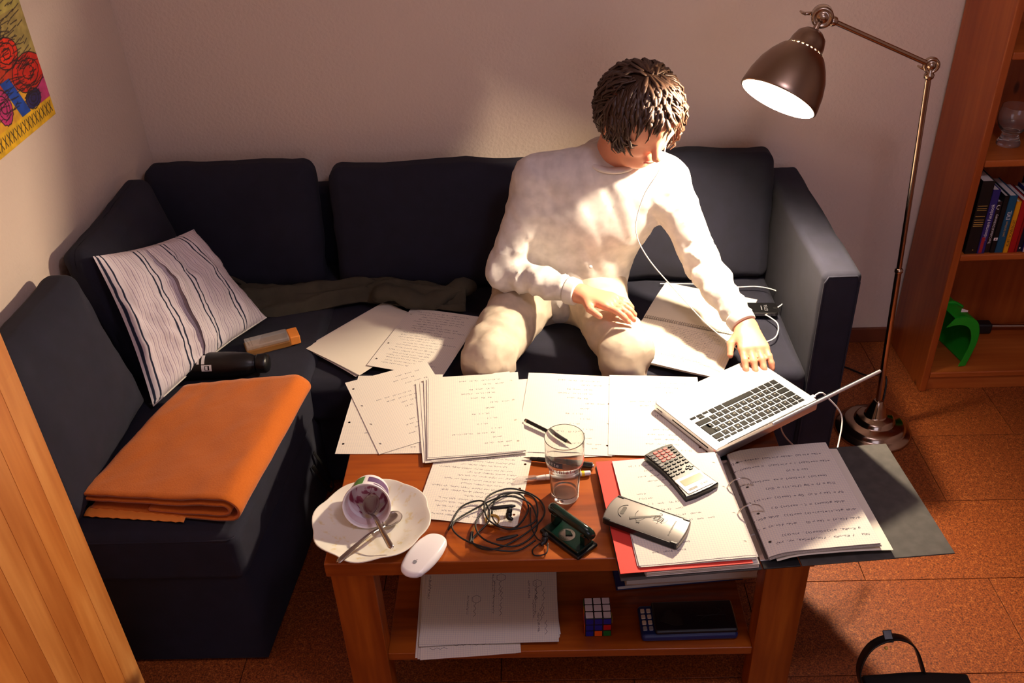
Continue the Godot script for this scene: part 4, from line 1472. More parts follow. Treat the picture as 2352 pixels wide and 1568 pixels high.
func build_blanket():
	var t = thing("wool_blanket", "folded orange wool blanket on the long side of sofa", "blanket", Vector3(-0.80, 0.409, -1.66), deg_to_rad(-5))
	# fold path seen from the front: right is x, up is y
	var fold := [Vector2(-0.155, 0.010), Vector2(-0.05, 0.009), Vector2(0.06, 0.009), Vector2(0.130, 0.010), Vector2(0.160, 0.016), Vector2(0.172, 0.034), Vector2(0.163, 0.054), Vector2(0.135, 0.066), Vector2(0.06, 0.060), Vector2(-0.04, 0.052), Vector2(-0.12, 0.050),
		Vector2(-0.162, 0.048), Vector2(-0.173, 0.040), Vector2(-0.160, 0.032), Vector2(-0.11, 0.0315), Vector2(0.0, 0.036), Vector2(0.09, 0.043), Vector2(0.135, 0.045), Vector2(0.146, 0.038), Vector2(0.134, 0.0285), Vector2(0.08, 0.026), Vector2(-0.03, 0.0225)]
	var pts := []
	for p in fold: pts.append(Vector3(p.x, p.y, 0))
	pts = spline(pts, 6)
	var mb := Mb.new()
	var n := pts.size() - 1
	cloth(mb, 30, n, func(u: float, v: float) -> Vector3:
		var p: Vector3 = pts[clampi(int(round(v * n)), 0, n)]
		var z := lerpf(-0.225 + 0.05 * clampf(0.5 - p.x / 0.34, 0, 1), 0.225, u)
		var x := p.x + lerpf(0.030, 0.010, u) * clampf((p.x + 0.3) / 0.4, 0, 1.2)
		x += lerpf(0.049, -0.014, u) * smoothstep(0.06, -0.17, p.x)
		var y := p.y * lerpf(1.15, 1.2, u)
		y += 0.006 * noise.get_noise_2d(p.x * 6, z * 5) * clampf(p.y / 0.05, 0, 1) + 0.002 * noise.get_noise_2d(p.x * 20, z * 18) * clampf(p.y / 0.05, 0, 1)
		return Vector3(x, y, z + 0.01 * sin(p.x * 9.0)), 0.0068)
	part("wool_cloth", mb.mesh(), M("orange_wool"), t)
	mb = Mb.new()
	cloth(mb, 24, 3, func(u: float, v: float) -> Vector3: return Vector3(lerpf(-0.172, 0.055, u), 0.0125 + 0.0016 * sin(u * 60.0) + 0.003 * sin(v * PI), lerpf(0.205, 0.236, v) + 0.006 * u), 0.003)
	var hem = part("hem", mb.mesh(), M("orange_hem"), t)
	hem.set_meta("label", "pale stitched hem")

# ------------------------------------------------------------------ what stands on the table
func build_table_things():
	var T := 0.4505
	# loose sheets
	sheet("handwritten squared sheet lying partly beneath the earphones", -0.140, -1.512, -8.8, T + 0.0022, 1)
	sheet("squared sheet hanging over the table edge beside the sofa", -0.357, -1.735, -1.7, T + 0.0020, 2, "", 4, true, 0.0, true)
	sheet("tilted punched sheet partly hidden beneath the neat stack", -0.330, -1.762, 23.8, T + 0.0036, 4, "", 4, true, 0.0, true)
	sheet("squared sheet underneath the drinking glass end of the spread papers", 0.045, -1.705, 2.0, T + 0.0020, 6)
	sheet("handwritten sheet right of neat stack, beneath the black pen", 0.060, -1.716, -6.0, T + 0.0034, 2)
	sheet("handwritten sheet lying against the front of the laptop", 0.262, -1.700, -5.0, T + 0.0046, 4, "", 4, true)
	for k in 7:
		var off: Array = [[-0.022, 0.004, 8.5], [-0.014, 0.008, 7.5], [0.004, 0.006, 5.8], [-0.008, -0.004, 6.4], [0.006, -0.003, 4.0], [-0.003, 0.003, 5.2], [0.0, 0.0, 4.6]][k]
		sheet("handwritten top sheet of the neat stack on the table" if k == 6 else "%s sheet from the top of the neat table stack" % ORD[6 - k], -0.160 + off[0], -1.713 + off[1], off[2], T + 0.0058 + 0.0009 * k, 2 if k == 6 else 6, "neat stack of sheets on the table", 4)
	build_laptop()
	build_binder()
	build_calculator()
	build_calculator_cover()
	build_glass()
	build_dish()
	build_punch()
	build_earphones()
	build_pens()
	build_mouse()

func build_mouse():
	var t = thing("computer_mouse", "white wireless mouse at the table edge beside the plate", "mouse", Vector3(-0.238, 0.4505, -1.270), deg_to_rad(-28.5))
	var mb := Mb.new()
	rbox(mb, Vector3(0.062, 0.021, 0.120), 0.0100, 5, Transform3D.IDENTITY, func(p: Vector3) -> Vector3:
		var q := Vector2(p.x / 0.031, p.z / 0.060)
		var k := 1.0 - 0.25 * pow(absf(q.y), 2.6)
		p.x *= k * (1.0 + 0.03 * cos(q.y * 3.0))
		p.z *= 1.0 - 0.17 * q.x * q.x
		if p.y > 0: p.y *= clampf(1.15 - 0.65 * q.y * q.y - 0.10 * q.x * q.x, 0.2, 2.0)
		else: p.y *= 0.55
		return p, 10)
	part("shell", mb.mesh(), M("white_plastic"), t, Vector3(0, 0.0085, 0))
	part("sole", box(Vector3(0.044, 0.004, 0.090), 0.0018, 2), M("aluminium"), t, Vector3(0, 0.0025, 0))
	# small fruit emblem: round body with a bite and a leaf
	var poly := []
	for k in 28:
		var a := TAU * k / 28
		var r := 0.0042 * (1.0 - 0.16 * pow(absf(cos(a * 0.5 + PI / 4)), 12) - (0.32 if absf(angle_difference(a, 0.25)) < 0.42 else 0.0))
		poly.append(Vector2(cos(a), sin(a)) * r)
	part("emblem", prismed(poly, 0, 0.0004), M("grey_print"), t, Vector3(0, 0.0192, 0.030), Vector3(0.114, 0, 0))
	part("emblem_leaf", prismed([Vector2(0, 0), Vector2(0.0012, -0.0008), Vector2(0.0018, -0.0024), Vector2(0.0004, -0.0016)], 0, 0.0004), M("grey_print"), t, Vector3(0, 0.0197, 0.0252), Vector3(0.10, 0, 0))

func key_atlas():
	var im = Image.create(256, 256, false, Image.FORMAT_RGB8)
	im.fill(Color(0.045, 0.04, 0.04))
	var chars := "1234567890qwertzuiopasdfghjklyxcvbnm,-+=>/"
	for k in chars.length():
		write(im, chars[k], (k % 8) * 32 + 11, (k / 8) * 32 + 9, 11, 0.8, Color(0.62, 0.60, 0.57))
	var m = mat("laptop_key", Color.WHITE, 0.55)
	m.albedo_texture = itex(im)
	m.metallic_specular = 0.2
	return chars

func key_mesh(w: float, h: float, cell: int) -> ArrayMesh:
	var mb := Mb.new()
	var t := 0.0016
	var b := 0.0006
	var uv := func(x: float, z: float) -> Vector2:
		if cell < 0: return Vector2(0.97, 0.97)
		var s := maxf(w, h)
		return Vector2(((cell % 8) + 0.5 - x / s * 0.9) / 8.0, (cell / 8 + 0.5 - z / s * 0.9) / 8.0)
	var rings := [[w / 2, h / 2, 0.0], [w / 2, h / 2, t - b], [w / 2 - b, h / 2 - b, t]]
	for r in rings:
		for c in [[-1, 1], [1, 1], [1, -1], [-1, -1]]: mb.pt(Vector3(c[0] * r[0], r[2], c[1] * r[1]), uv.call(c[0] * r[0], c[1] * r[1]))
	for j in 2:
		for i in 4: mb.quad(j * 4 + i, j * 4 + (i + 1) % 4, j * 4 + 4 + (i + 1) % 4, j * 4 + 4 + i)
	var f := []
	for i in 4: f.append(mb.pt(mb.v[8 + i], mb.uv[8 + i]))
	mb.quad(f[0], f[1], f[2], f[3])
	return mb.mesh()

func build_laptop():
	var chars: String = key_atlas()
	# local +z is the hinge side; the user sits on the -z side
	var W := 0.312
	var D := 0.218
	var t = thing("laptop", "open silver laptop with black keys standing on the spread papers", "laptop", Vector3(0.448, 0.4575, -1.706), deg_to_rad(32.55))
	part("base", prismed(rounded_rect(W, D, 0.013, 6), 0.003, 0.0225, 0.0018), M("aluminium"), t)
	for s in [[-1, -1], [1, -1], [-1, 1], [1, 1]]:
		part("rubber_foot", lathed([Vector2(0, 0), Vector2(0.006, 0), Vector2(0.007, 0.0035), Vector2(0, 0.0035)], 14), M("black_rubber"), t, Vector3(s[0] * 0.13, 0, s[1] * 0.085))
	part("trackpad", prismed(rounded_rect(0.100, 0.072, 0.004), 0.0223, 0.02285, 0.0002), M("trackpad"), t, Vector3(0, 0, -0.062))
	part("hinge_slot", box(Vector3(0.235, 0.001, 0.008), 0.0003), M("dark_gap"), t, Vector3(0, 0.0224, D / 2 - 0.007))
	# ports on the user's right-hand side (the -x side)
	part("optical_drive_slot", box(Vector3(0.001, 0.003, 0.120), 0.0003), M("dark_gap"), t, Vector3(-W / 2 - 0.0002, 0.0135, 0.02))
	part("speaker_slot", box(Vector3(0.0008, 0.002, 0.02), 0.0002), M("dark_gap"), t, Vector3(-W / 2 - 0.0002, 0.012, -0.085))
	# keyboard: a recessed dark plate and single keys
	var kb = part("keyboard_plate", prismed(rounded_rect(0.2665, 0.104, 0.004), 0.0221, 0.02265, 0.0002), M("aluminium"), t, Vector3(0, 0, 0.038))
	var p := 0.0182
	var rows := [
		[0.0440, 0.0075, "fffffffffffffF"], [0.0305, 0.0152, "=1234567890/-B"], [0.0123, 0.0152, "Tqwertzuiop>+"], [-0.0059, 0.0152, "Casdfghjkl,-="],
		[-0.0241, 0.0152, "L>yxcvbnm,--R"], [-0.0423, 0.0152, "...M M.<v>"]]
	for r in rows:
		var x := 7.25 * p
		var keys := []
		if r[2].begins_with("ff"):
			for k in 14: keys.append([1.0 * 14.5 / 14.0, -1])
		elif r[2].begins_with("..."):
			keys = [[1, -1], [1, -1], [1, -1], [1.25, -1], [5, -1], [1.25, -1], [1, -1], [1, -2], [1, -3], [1, -2]]
		else:
			for c in r[2]:
				var wide := 1.0
				if c == "B" or c == "T": wide = 1.5
				elif c == "C": wide = 1.75
				elif c == "L": wide = 1.25
				elif c == "R": wide = 2.25
				keys.append([wide, chars.find(c)])
		for q in keys:
			var kw: float = q[0] * p
			var cx := x - kw / 2
			if q[1] == -2: part("key", key_mesh(kw - 0.0028, 0.0068, -1), M("laptop_key"), kb, Vector3(cx, 0.0225, r[0] - 0.0042))
			elif q[1] == -3:
				for s in [-0.0040, 0.0040]: part("key", key_mesh(kw - 0.0028, 0.0068, -1), M("laptop_key"), kb, Vector3(cx, 0.0225, r[0] + s))
			else: part("key", key_mesh(kw - 0.0028, r[1], q[1]), M("laptop_key"), kb, Vector3(cx, 0.0225, r[0]))
			x -= kw
	part("key", key_mesh(0.0212, 0.0334, -1), M("laptop_key"), kb, Vector3(-7.25 * p + 0.0118, 0.0225, 0.0032))
	# lid, tilted back
	var lid = part("lid", box(Vector3(W, D, 0.007), 0.0034, 3), M("aluminium"), t, Vector3(0, 0.0225 + sin(deg_to_rad(50)) * D / 2, D / 2 - 0.004 + cos(deg_to_rad(50)) * D / 2), Vector3(deg_to_rad(40), 0, 0))
	part("bezel", box(Vector3(W - 0.006, D - 0.006, 0.0008), 0.0003), M("black_plastic"), lid, Vector3(0, 0, -0.0037))
	part("screen", box(Vector3(W - 0.030, D - 0.034, 0.0006), 0.0002), M("dark_blue_plastic"), lid, Vector3(0, 0.003, -0.0042))
	part("hinge", tubed([Vector3(-0.115, 0.0175, D / 2 - 0.0045), Vector3(0.115, 0.0175, D / 2 - 0.0045)], 0.0042, 12), M("black_plastic"), t)
	# charger plug and its cable, hanging beside the table
	var c = thing("charger_cable", "white charger cable with plug hanging from the laptop side", "cable", Vector3(0.64, 0.46, -1.72))
	var b := Basis(Vector3.UP, deg_to_rad(32.55))
	var o := Vector3(0.448, 0.4575, -1.706)
	part("plug", box(Vector3(0.014, 0.005, 0.010), 0.002, 2), M("white_plastic"), c, o + b * Vector3(W / 2 + 0.0078, 0.014, 0.080) - c.position, Vector3(0, deg_to_rad(32.55), 0))
	var st := o + b * Vector3(W / 2 + 0.014, 0.014, 0.080)
	var ps := [st, st + b * Vector3(0.018, 0.002, 0.001), st + b * Vector3(0.035, -0.012, 0.006), Vector3(0.712, 0.40, -1.745), Vector3(0.700, 0.36, -1.70), Vector3(0.675, 0.345, -1.655), Vector3(0.630, 0.350, -1.640), Vector3(0.592, 0.370, -1.662), Vector3(0.566, 0.385, -1.700), Vector3(0.560, 0.410, -1.735), Vector3(0.550, 0.437, -1.752)]
	part("cord", tubed(spline(ps, 8), 0.0019, 8), M("white_cable"), c, -c.position)

func build_binder():
	var t = thing("ring_binder", "open grey ring binder full of squared pages, hanging over the table end", "binder", Vector3(0.402, 0.4505, -1.385), deg_to_rad(4.6))
	var zl := 0.325
	part("front_cover", box(Vector3(0.270, 0.003, zl), 0.001), M("grey_card"), t, Vector3(-0.142, 0.0016, 0))
	part("spine", box(Vector3(0.072, 0.003, zl), 0.001), M("card_black"), t, Vector3(0.031, 0.0016, 0))
	part("back_cover", box(Vector3(0.296, 0.003, zl), 0.001), M("grey_card"), t, Vector3(0.217, 0.0016, 0))
	part("ring_plate", box(Vector3(0.022, 0.004, 0.29), 0.0015, 2), M("chrome"), t, Vector3(0.004, 0.005, 0.0))
	var red = part("divider", box(Vector3(0.252, 0.0012, 0.318), 0.0003), M("red_card"), t, Vector3(-0.152, 0.0192, 0.002))
	red.set_meta("label", "red card divider")
	# left-hand leaves, below and above the divider
	var flat := func(lx: float, lz: float) -> float: return 0.0012 * sin(lx * 22.0) + 0.001 * sin(lz * 15.0 + 1.0)
	var m1 := Mb.new()
	for k in 8:
		var s := 0.0018 * sin(k * 2.3)
		var kind: int = [-1, 6, -1, 6][k % 4]
		part("leaf", box(Vector3(0.214, 0.0016, 0.297), 0.0003), M("paper_edge") if k % 3 else M("paper_plain"), t, Vector3(-0.122 + s, 0.0042 + 0.0018 * k, 0.010 + 1.5 * s))
	for k in 6:
		var s := 0.0022 * sin(k * 1.9 + 1.0)
		part("leaf", sheet_mesh(0.224, 0.300, 4, flat, true), mats["sheets"][6] if k < 5 else mats["sheets"][4], t, Vector3(-0.128 + s, 0.0210 + 0.0008 * k, 0.0 + s), Vector3(0, -0.02 + 0.006 * k, 0))
	# right-hand leaves, rising from the rings
	var bow := func(lx: float, lz: float) -> float:      # the leaves bend down towards the rings
		var e := clampf((lx + 0.107) / 0.05, 0, 1)
		return -0.012 * pow(1.0 - e, 2.0) + 0.0010 * sin(lx * 20.0)
	for k in 9:
		var s := 0.0015 * sin(k * 2.7)
		var shift := -0.004 * k / 9.0
		part("leaf", sheet_mesh(0.214, 0.298, 4, bow), mats["sheets"][6] if k < 8 else mats["sheets"][3], t, Vector3(0.118 + s + shift, 0.0200 + 0.0011 * k, -0.002 + s))
	part("leaf", sheet_mesh(0.224, 0.298, 4, func(lx, lz): return -0.006 * pow(clampf((lx) / 0.11, 0, 1), 2.0) - 0.010 * pow(1.0 - clampf((lx + 0.107) / 0.05, 0, 1), 2.0)), M("paper_plain"), t, Vector3(0.136, 0.0185, 0.002))
	var th = part("leaf", sheet_mesh(0.214, 0.298, 4, bow, true), mats["sheets"][0], t, Vector3(0.114, 0.0312, 0.0), Vector3.ZERO)
	th.set_meta("label", "squared leaf covered in formulas")
	th.rotation.y = PI
	th.mesh = sheet_mesh(0.214, 0.298, 4, func(lx, lz): return bow.call(-lx, lz), true)
	th.set_surface_override_material(0, mats["sheets"][0])
	# arched rings
	for z in [-0.0385, 0.0385]:
		var ps := []
		for k in 15:
			var a := PI * k / 14.0
			ps.append(Vector3(0.004 - 0.030 * cos(a), 0.004 + 0.046 * pow(sin(a), 0.8), z))
		part("ring", tubed(ps, 0.0016, 8), M("chrome"), t)
	part("ring_lever", tubed([Vector3(0.010, 0.008, -0.05), Vector3(0.012, 0.014, -0.075), Vector3(0.012, 0.017, -0.11)], 0.0025, 8), M("chrome"), t)

func build_calculator():
	# keys towards -z, display towards +z: upside down from the camera
	var t = thing("pocket_calculator", "black calculator with red number keys lying on the binder page", "calculator", Vector3(0.284, 0.4768, -1.468), deg_to_rad(29.9))
	var outline := []
	for k in 21:
		var z := lerpf(-0.075, 0.075, k / 20.0)
		outline.append(Vector2(0.0360 + 0.0030 * (z / 0.075) - 0.0030 * cos(z / 0.075 * 2.6) , z))
	var poly := []
	for p in outline: poly.append(Vector2(p.x, p.y))
	poly.append(Vector2(0.018, 0.0785)); poly.append(Vector2(-0.018, 0.0785))
	for k in range(20, -1, -1): poly.append(Vector2(-outline[k].x, outline[k].y))
	poly.append(Vector2(-0.015, -0.0785)); poly.append(Vector2(0.015, -0.0785))
	part("body", prismed(poly, 0.0, 0.0135, 0.003), M("black_plastic"), t)
	part("display_panel", prismed(rounded_rect(0.066, 0.047, 0.003), 0.0130, 0.0148, 0.0006), M("calculator_face"), t, Vector3(0, 0, 0.048))
	part("display", box(Vector3(0.052, 0.0006, 0.018), 0.0002), M("liquid_crystal"), t, Vector3(0.001, 0.0149, 0.041))
	part("solar_cell", box(Vector3(0.021, 0.0006, 0.0055), 0.0002), M("silver_relief"), t, Vector3(-0.014, 0.0149, 0.0625))
	part("model_text", text("30X II", 0.0075, 0.0002), M("black_print"), t, Vector3(0.016, 0.0150, 0.0610), Vector3(-PI / 2, PI, 0))
	var kinds := ["calculator_key_red", "calculator_key_grey", "calculator_key_black"]
	for r in 9:
		for c in 5:
			if r >= 7 and c >= 3: continue
			var big := r < 5
			var kind := 2
			if r < 4 and c >= 1 and c <= 3: kind = 0
			elif r < 5 and c == 0: kind = 1
			var w := 0.0098 if kind < 2 else 0.0092
			var d := 0.0066 if kind < 2 else 0.0046
			var x := (c - 2) * 0.0128
			var z := -0.0665 + r * 0.0097
			part("key", prismed(rounded_rect(w, d, 0.002, 3), 0.0128, 0.0158 if kind == 2 else 0.0152, 0.0008), M(kinds[kind]), t, Vector3(x, 0, z))
	for q in [[0.014, 0.0075], [0.026, 0.0075], [0.020, 0.0025], [0.020, 0.0125]]:
		part("key", prismed(rounded_rect(0.0085, 0.0046, 0.0022, 3), 0.0128, 0.0156, 0.0008), M("calculator_key_black"), t, Vector3(q[0], 0, q[1]))

func build_calculator_cover():
	var t = thing("calculator_cover", "silver sliding calculator cover with raised emblem on binder page", "cover", Vector3(0.199, 0.4770, -1.323), deg_to_rad(60.9))
	var mb := Mb.new()
	rbox(mb, Vector3(0.074, 0.012, 0.157), 0.003, 2, Transform3D.IDENTITY, func(p: Vector3) -> Vector3:
		p.z += signf(p.z) * 0.004 * (1.0 - pow(p.x / 0.037, 2))
		if p.y > 0: p.y += 0.0035 * (1.0 - pow(p.x / 0.037, 2))
		return p, 10)
	part("shell", mb.mesh(), M("silver_plastic"), t, Vector3(0, 0.0062, 0))
	for s in [-1, 1]:
		part("side_rail", box(Vector3(0.003, 0.013, 0.148), 0.001), M("black_plastic"), t, Vector3(s * 0.0365, 0.0065, 0))
		for e in [-1, 1]: part("corner_clip", box(Vector3(0.006, 0.0142, 0.014), 0.0015), M("black_plastic"), t, Vector3(s * 0.0345, 0.0072, e * 0.070))
	var y := 0.0158
	var rel = M("silver_relief")
	var arc := func(c: Vector2, r: float, a0: float, a1: float) -> Array:
		var o := []
		for k in 15:
			var a := deg_to_rad(lerpf(a0, a1, k / 14.0))
			o.append(Vector3(c.x + cos(a) * r, y - 0.0035 * pow((c.x + cos(a) * r) / 0.037, 2), c.y + sin(a) * r))
		return o
	# thumb recess, set square, protractor and globe in low relief (z runs along the cover)
	part("thumb_mark", tubed(arc.call(Vector2(0.0, -0.040), 0.019, 200, 340), 0.0009, 6), rel, t)
	part("thumb_grip", prismed(rounded_rect(0.022, 0.008, 0.004), 0, 0.0005), rel, t, Vector3(0, y - 0.0003, -0.049))
	part("relief_line", tubed(arc.call(Vector2(0.004, 0.0), 0.024, 30, 110), 0.0006, 5), rel, t)
	part("relief_line", tubed(arc.call(Vector2(0.004, 0.0), 0.024, 200, 290), 0.0006, 5), rel, t)
	part("relief_line", tubed([Vector3(-0.020, y - 0.001, -0.014), Vector3(0.004, y, 0.0)], 0.0006, 5), rel, t)
	part("relief_bar", box(Vector3(0.0055, 0.0008, 0.062), 0.0002), rel, t, Vector3(0.002, y, -0.004), Vector3(0, deg_to_rad(32), 0))
	part("relief_shape", prismed([Vector2(-0.019, -0.014), Vector2(-0.013, -0.017), Vector2(-0.010, -0.010), Vector2(-0.016, -0.008)], 0, 0.0005), rel, t, Vector3(0, y - 0.0008, 0))
	var globe = part("emblem_disc", lathed([Vector2(0, 0), Vector2(0.0165, 0), Vector2(0.0165, 0.0006), Vector2(0.0155, 0.0010), Vector2(0, 0.0010)], 28), M("calculator_face"), t, Vector3(0.013, y - 0.0008, 0.022))
	for k in 4:
		var ps := []
		for j in 9: ps.append(Vector3(-0.012 + 0.004 * k + 0.002 * sin(j * 0.4), 0.0011, lerpf(-0.011, 0.011, j / 8.0) * (1.0 - 0.12 * absf(k - 1.0))))
		part("globe_line", tubed(ps, 0.0006, 4), rel, globe)
	for k in 3: part("globe_line", tubed([Vector3(-0.012, 0.0011, -0.007 + 0.007 * k), Vector3(0.001, 0.0011, -0.009 + 0.009 * k)], 0.0006, 4), rel, globe)
	part("emblem_figure", text("2", 0.016, 0.0006), rel, globe, Vector3(0.0065, 0.0011, 0.0), Vector3(-PI / 2, -PI / 2, 0))
	# a line of very small print across the end
	for k in 15: part("small_print", box(Vector3(0.0018, 0.0003, 0.0022 if k % 3 else 0.003), 0.0001), rel, t, Vector3(-0.022 + 0.0030 * k, y - 0.0035 * pow((-0.022 + 0.0030 * k) / 0.037, 2) + 0.0001, 0.054))

func build_glass():
	var t = thing("drinking_glass", "empty clear latte glass standing on the table beside pens", "glass", Vector3(0.043, 0.4505, -1.437))
	var out := [Vector2(0, 0), Vector2(0.026, 0), Vector2(0.0285, 0.002), Vector2(0.0292, 0.006), Vector2(0.0325, 0.072), Vector2(0.0335, 0.082), Vector2(0.0385, 0.095), Vector2(0.0398, 0.105), Vector2(0.0408, 0.158), Vector2(0.0404, 0.1600), Vector2(0.0396, 0.1596),
		Vector2(0.0386, 0.105), Vector2(0.0372, 0.096), Vector2(0.0322, 0.083), Vector2(0.0312, 0.073), Vector2(0.0278, 0.018), Vector2(0.024, 0.0135), Vector2(0, 0.0125)]
	part("glass_wall", lathed(out, 64), M("clear_glass"), t)
	# printed bands, wrapped round the upper part
	var wrap := func(a0: float, a1: float, y0: float, y1: float, m):
		var mb := Mb.new()
		for i in 13:
			var a := deg_to_rad(lerpf(a0, a1, i / 12.0))
			for y in [y0, y1]: mb.pt(Vector3(sin(a) * 0.0412, y, cos(a) * 0.0412))
		for i in 12: mb.quad(2 * i, 2 * i + 2, 2 * i + 3, 2 * i + 1)
		part("printed_band", mb.mesh(), m, t)
	wrap.call(-75, -8, 0.110, 0.124, M("calculator_key_grey"))
	var letters := func(s: String, a0: float, step: float, y: float, size: float, m):
		for k in s.length():
			var a := deg_to_rad(a0 + step * k)
			part("printed_letter", text(s[k], size, 0.0002), m, t, Vector3(sin(a) * 0.0416, y, cos(a) * 0.0416), Vector3(0, a, 0))
	letters.call("Latte", -58, 9, 0.117, 0.011, M("white_print"))
	letters.call("macchiato", -52, 9.5, 0.1015, 0.012, M("red_print"))

func build_dish():
	# scalloped plate
	var R := 0.117
	var t = thing("scalloped_plate", "cream porcelain plate with scalloped rim and dried yellow sauce", "plate", Vector3(-0.350, 0.4505, -1.352))
	var im = Image.create(256, 256, false, Image.FORMAT_RGB8)
	var n1 = seamless(256, 256, 0.03, FastNoiseLite.TYPE_SIMPLEX_SMOOTH, 4, 61)
	var n2 = seamless(256, 256, 0.09, FastNoiseLite.TYPE_SIMPLEX, 3, 62)
	for y in 256:
		for x in 256:
			var d := Vector2(x - 128, y - 128).length() / 128.0
			var k := clampf((n1.get_pixel(x, y).r - 0.56) * 4.5, 0, 1) * clampf(n2.get_pixel(x, y).r * 2.0 - 0.5, 0, 1) * (1.0 if d < 0.86 else 0.0)
			im.set_pixel(x, y, Color(0.92, 0.90, 0.84).lerp(Color(0.83, 0.70, 0.34), k * 0.4))
	var m = mat("sauced_porcelain", Color.WHITE, 0.14)
	m.albedo_texture = itex(im)
	var prof := [Vector2(0, 0), Vector2(0.42, 0.0), Vector2(0.50, 0.0), Vector2(0.55, 0.002), Vector2(0.75, 0.012), Vector2(0.92, 0.024), Vector2(0.985, 0.0285), Vector2(1.0, 0.0300), Vector2(0.992, 0.0315), Vector2(0.975, 0.0310), Vector2(0.91, 0.0275), Vector2(0.74, 0.0160), Vector2(0.60, 0.0080), Vector2(0.50, 0.0055), Vector2(0.25, 0.0050), Vector2(0, 0.0050)]
	var mb := Mb.new()
	var S := 96
	for p in prof:
		for i in S + 1:
			var a := TAU * i / S
			var sc := 1.0 + (0.040 * absf(cos(a * 4.0 + 0.4)) + 0.010 * cos(a * 8.0 + 2.0) - 0.02) * clampf((p.x - 0.6) / 0.4, 0, 1)
			var q: Vector2 = Vector2(cos(a) * 1.02, -sin(a) * 0.99) * p.x * R * sc
			mb.pt(Vector3(q.x, p.y + 0.0015 * clampf((p.x - 0.7) / 0.3, 0, 1) * cos(a * 6.0 + 0.8), q.y), Vector2(0.5, 0.5) + q / R * 0.46)
	for j in prof.size() - 1:
		for i in S:
			var k := j * (S + 1) + i
			mb.quad(k, k + 1, k + S + 2, k + S + 1)
	mb.weld()
	part("dish", mb.mesh(), m, t)
	# yoghurt pot lying on the plate, mouth towards the front
	var ax := Vector3(0.06, 0.32, 0.94).normalized()
	var mouth := Vector3(-0.358, 0.5045, -1.362)
	var x := ax.cross(Vector3.UP).normalized() * -1.0
	var fr := Transform3D(Basis(x, ax, x.cross(ax)), mouth)
	var pot = thing("yoghurt_pot", "empty yoghurt pot with berry smears lying on the plate", "pot", Vector3(-0.36, 0.456, -1.39))
	mb = Mb.new()
	lathe(mb, [Vector2(0, -0.072), Vector2(0.036, -0.072), Vector2(0.0385, -0.070), Vector2(0.0455, -0.004), Vector2(0.0490, -0.003), Vector2(0.0490, 0.0), Vector2(0.0478, 0.0008), Vector2(0.0445, -0.002), Vector2(0.0375, -0.068), Vector2(0, -0.0695)], 48, fr)
	mb.weld()
	var pim = Image.create(256, 128, false, Image.FORMAT_RGB8)
	var pnz = seamless(256, 128, 0.016, FastNoiseLite.TYPE_SIMPLEX_SMOOTH, 3, 71)
	var inner = mat("pot_inside", Color.WHITE, 0.35)
	for y in 128:
		for xx in 256:
			var streak := pnz.get_pixel(xx, (y * 2) % 128).r
			var k := clampf((streak - 0.52) * 6.0, 0, 1) * (0.9 if y < 100 else 0.1)
			pim.set_pixel(xx, y, Color(0.90, 0.82, 0.84).lerp(Color(0.55, 0.10, 0.24), k * 0.85))
	inner.albedo_texture = itex(pim)
	part("pot_wall", mb.mesh(), M("pot_plastic"), pot, -pot.position)
	mb = Mb.new()
	lathe(mb, [Vector2(0.0438, -0.008), Vector2(0.0405, -0.040), Vector2(0.0370, -0.0675), Vector2(0.020, -0.0685), Vector2(0, -0.0690)], 48, fr)
	for i in mb.uv.size(): mb.uv[i].y = 1.0 - mb.uv[i].y
	part("berry_smear", mb.mesh(), inner, pot, -pot.position)
	for q in [[0.2, 1.5, 0.0005, "pot_violet", -0.055, -0.025], [1.7, 2.2, 0.0006, "pot_green", -0.060, -0.010], [2.4, 3.2, 0.0005, "pot_violet", -0.050, -0.030], [0.4, 1.2, 0.0006, "pot_violet", -0.018, -0.010]]:
		mb = Mb.new()
		for i in 9:
			var a := lerpf(q[0], q[1], i / 8.0)
			for yy in [q[4], q[5]]:
				var r: float = lerpf(0.0385, 0.0455, (yy + 0.070) / 0.066) + q[2]
				mb.pt(fr * Vector3(cos(a) * r, yy, -sin(a) * r))
		for i in 8: mb.quad(2 * i, 2 * i + 2, 2 * i + 3, 2 * i + 1)
		part("printed_patch", mb.mesh(), M(q[3]), pot, -pot.position)
	spoon("teaspoon", "teaspoon sticking out of the yoghurt pot", [fr * Vector3(0.002, -0.058, 0.000), fr * Vector3(0.006, -0.014, 0.026), Vector3(-0.338, 0.4925, -1.338), Vector3(-0.318, 0.4910, -1.300), Vector3(-0.297, 0.4880, -1.262)], ax * 0.2 + Vector3(-0.1, 0.8, 0.5))
	spoon("dessert_spoon", "spoon whose handle rests over the front rim of the plate", [Vector3(-0.300, 0.466, -1.385), Vector3(-0.322, 0.470, -1.340), Vector3(-0.345, 0.483, -1.305), Vector3(-0.372, 0.489, -1.262), Vector3(-0.396, 0.4875, -1.228)], Vector3(0, 1, 0.1))

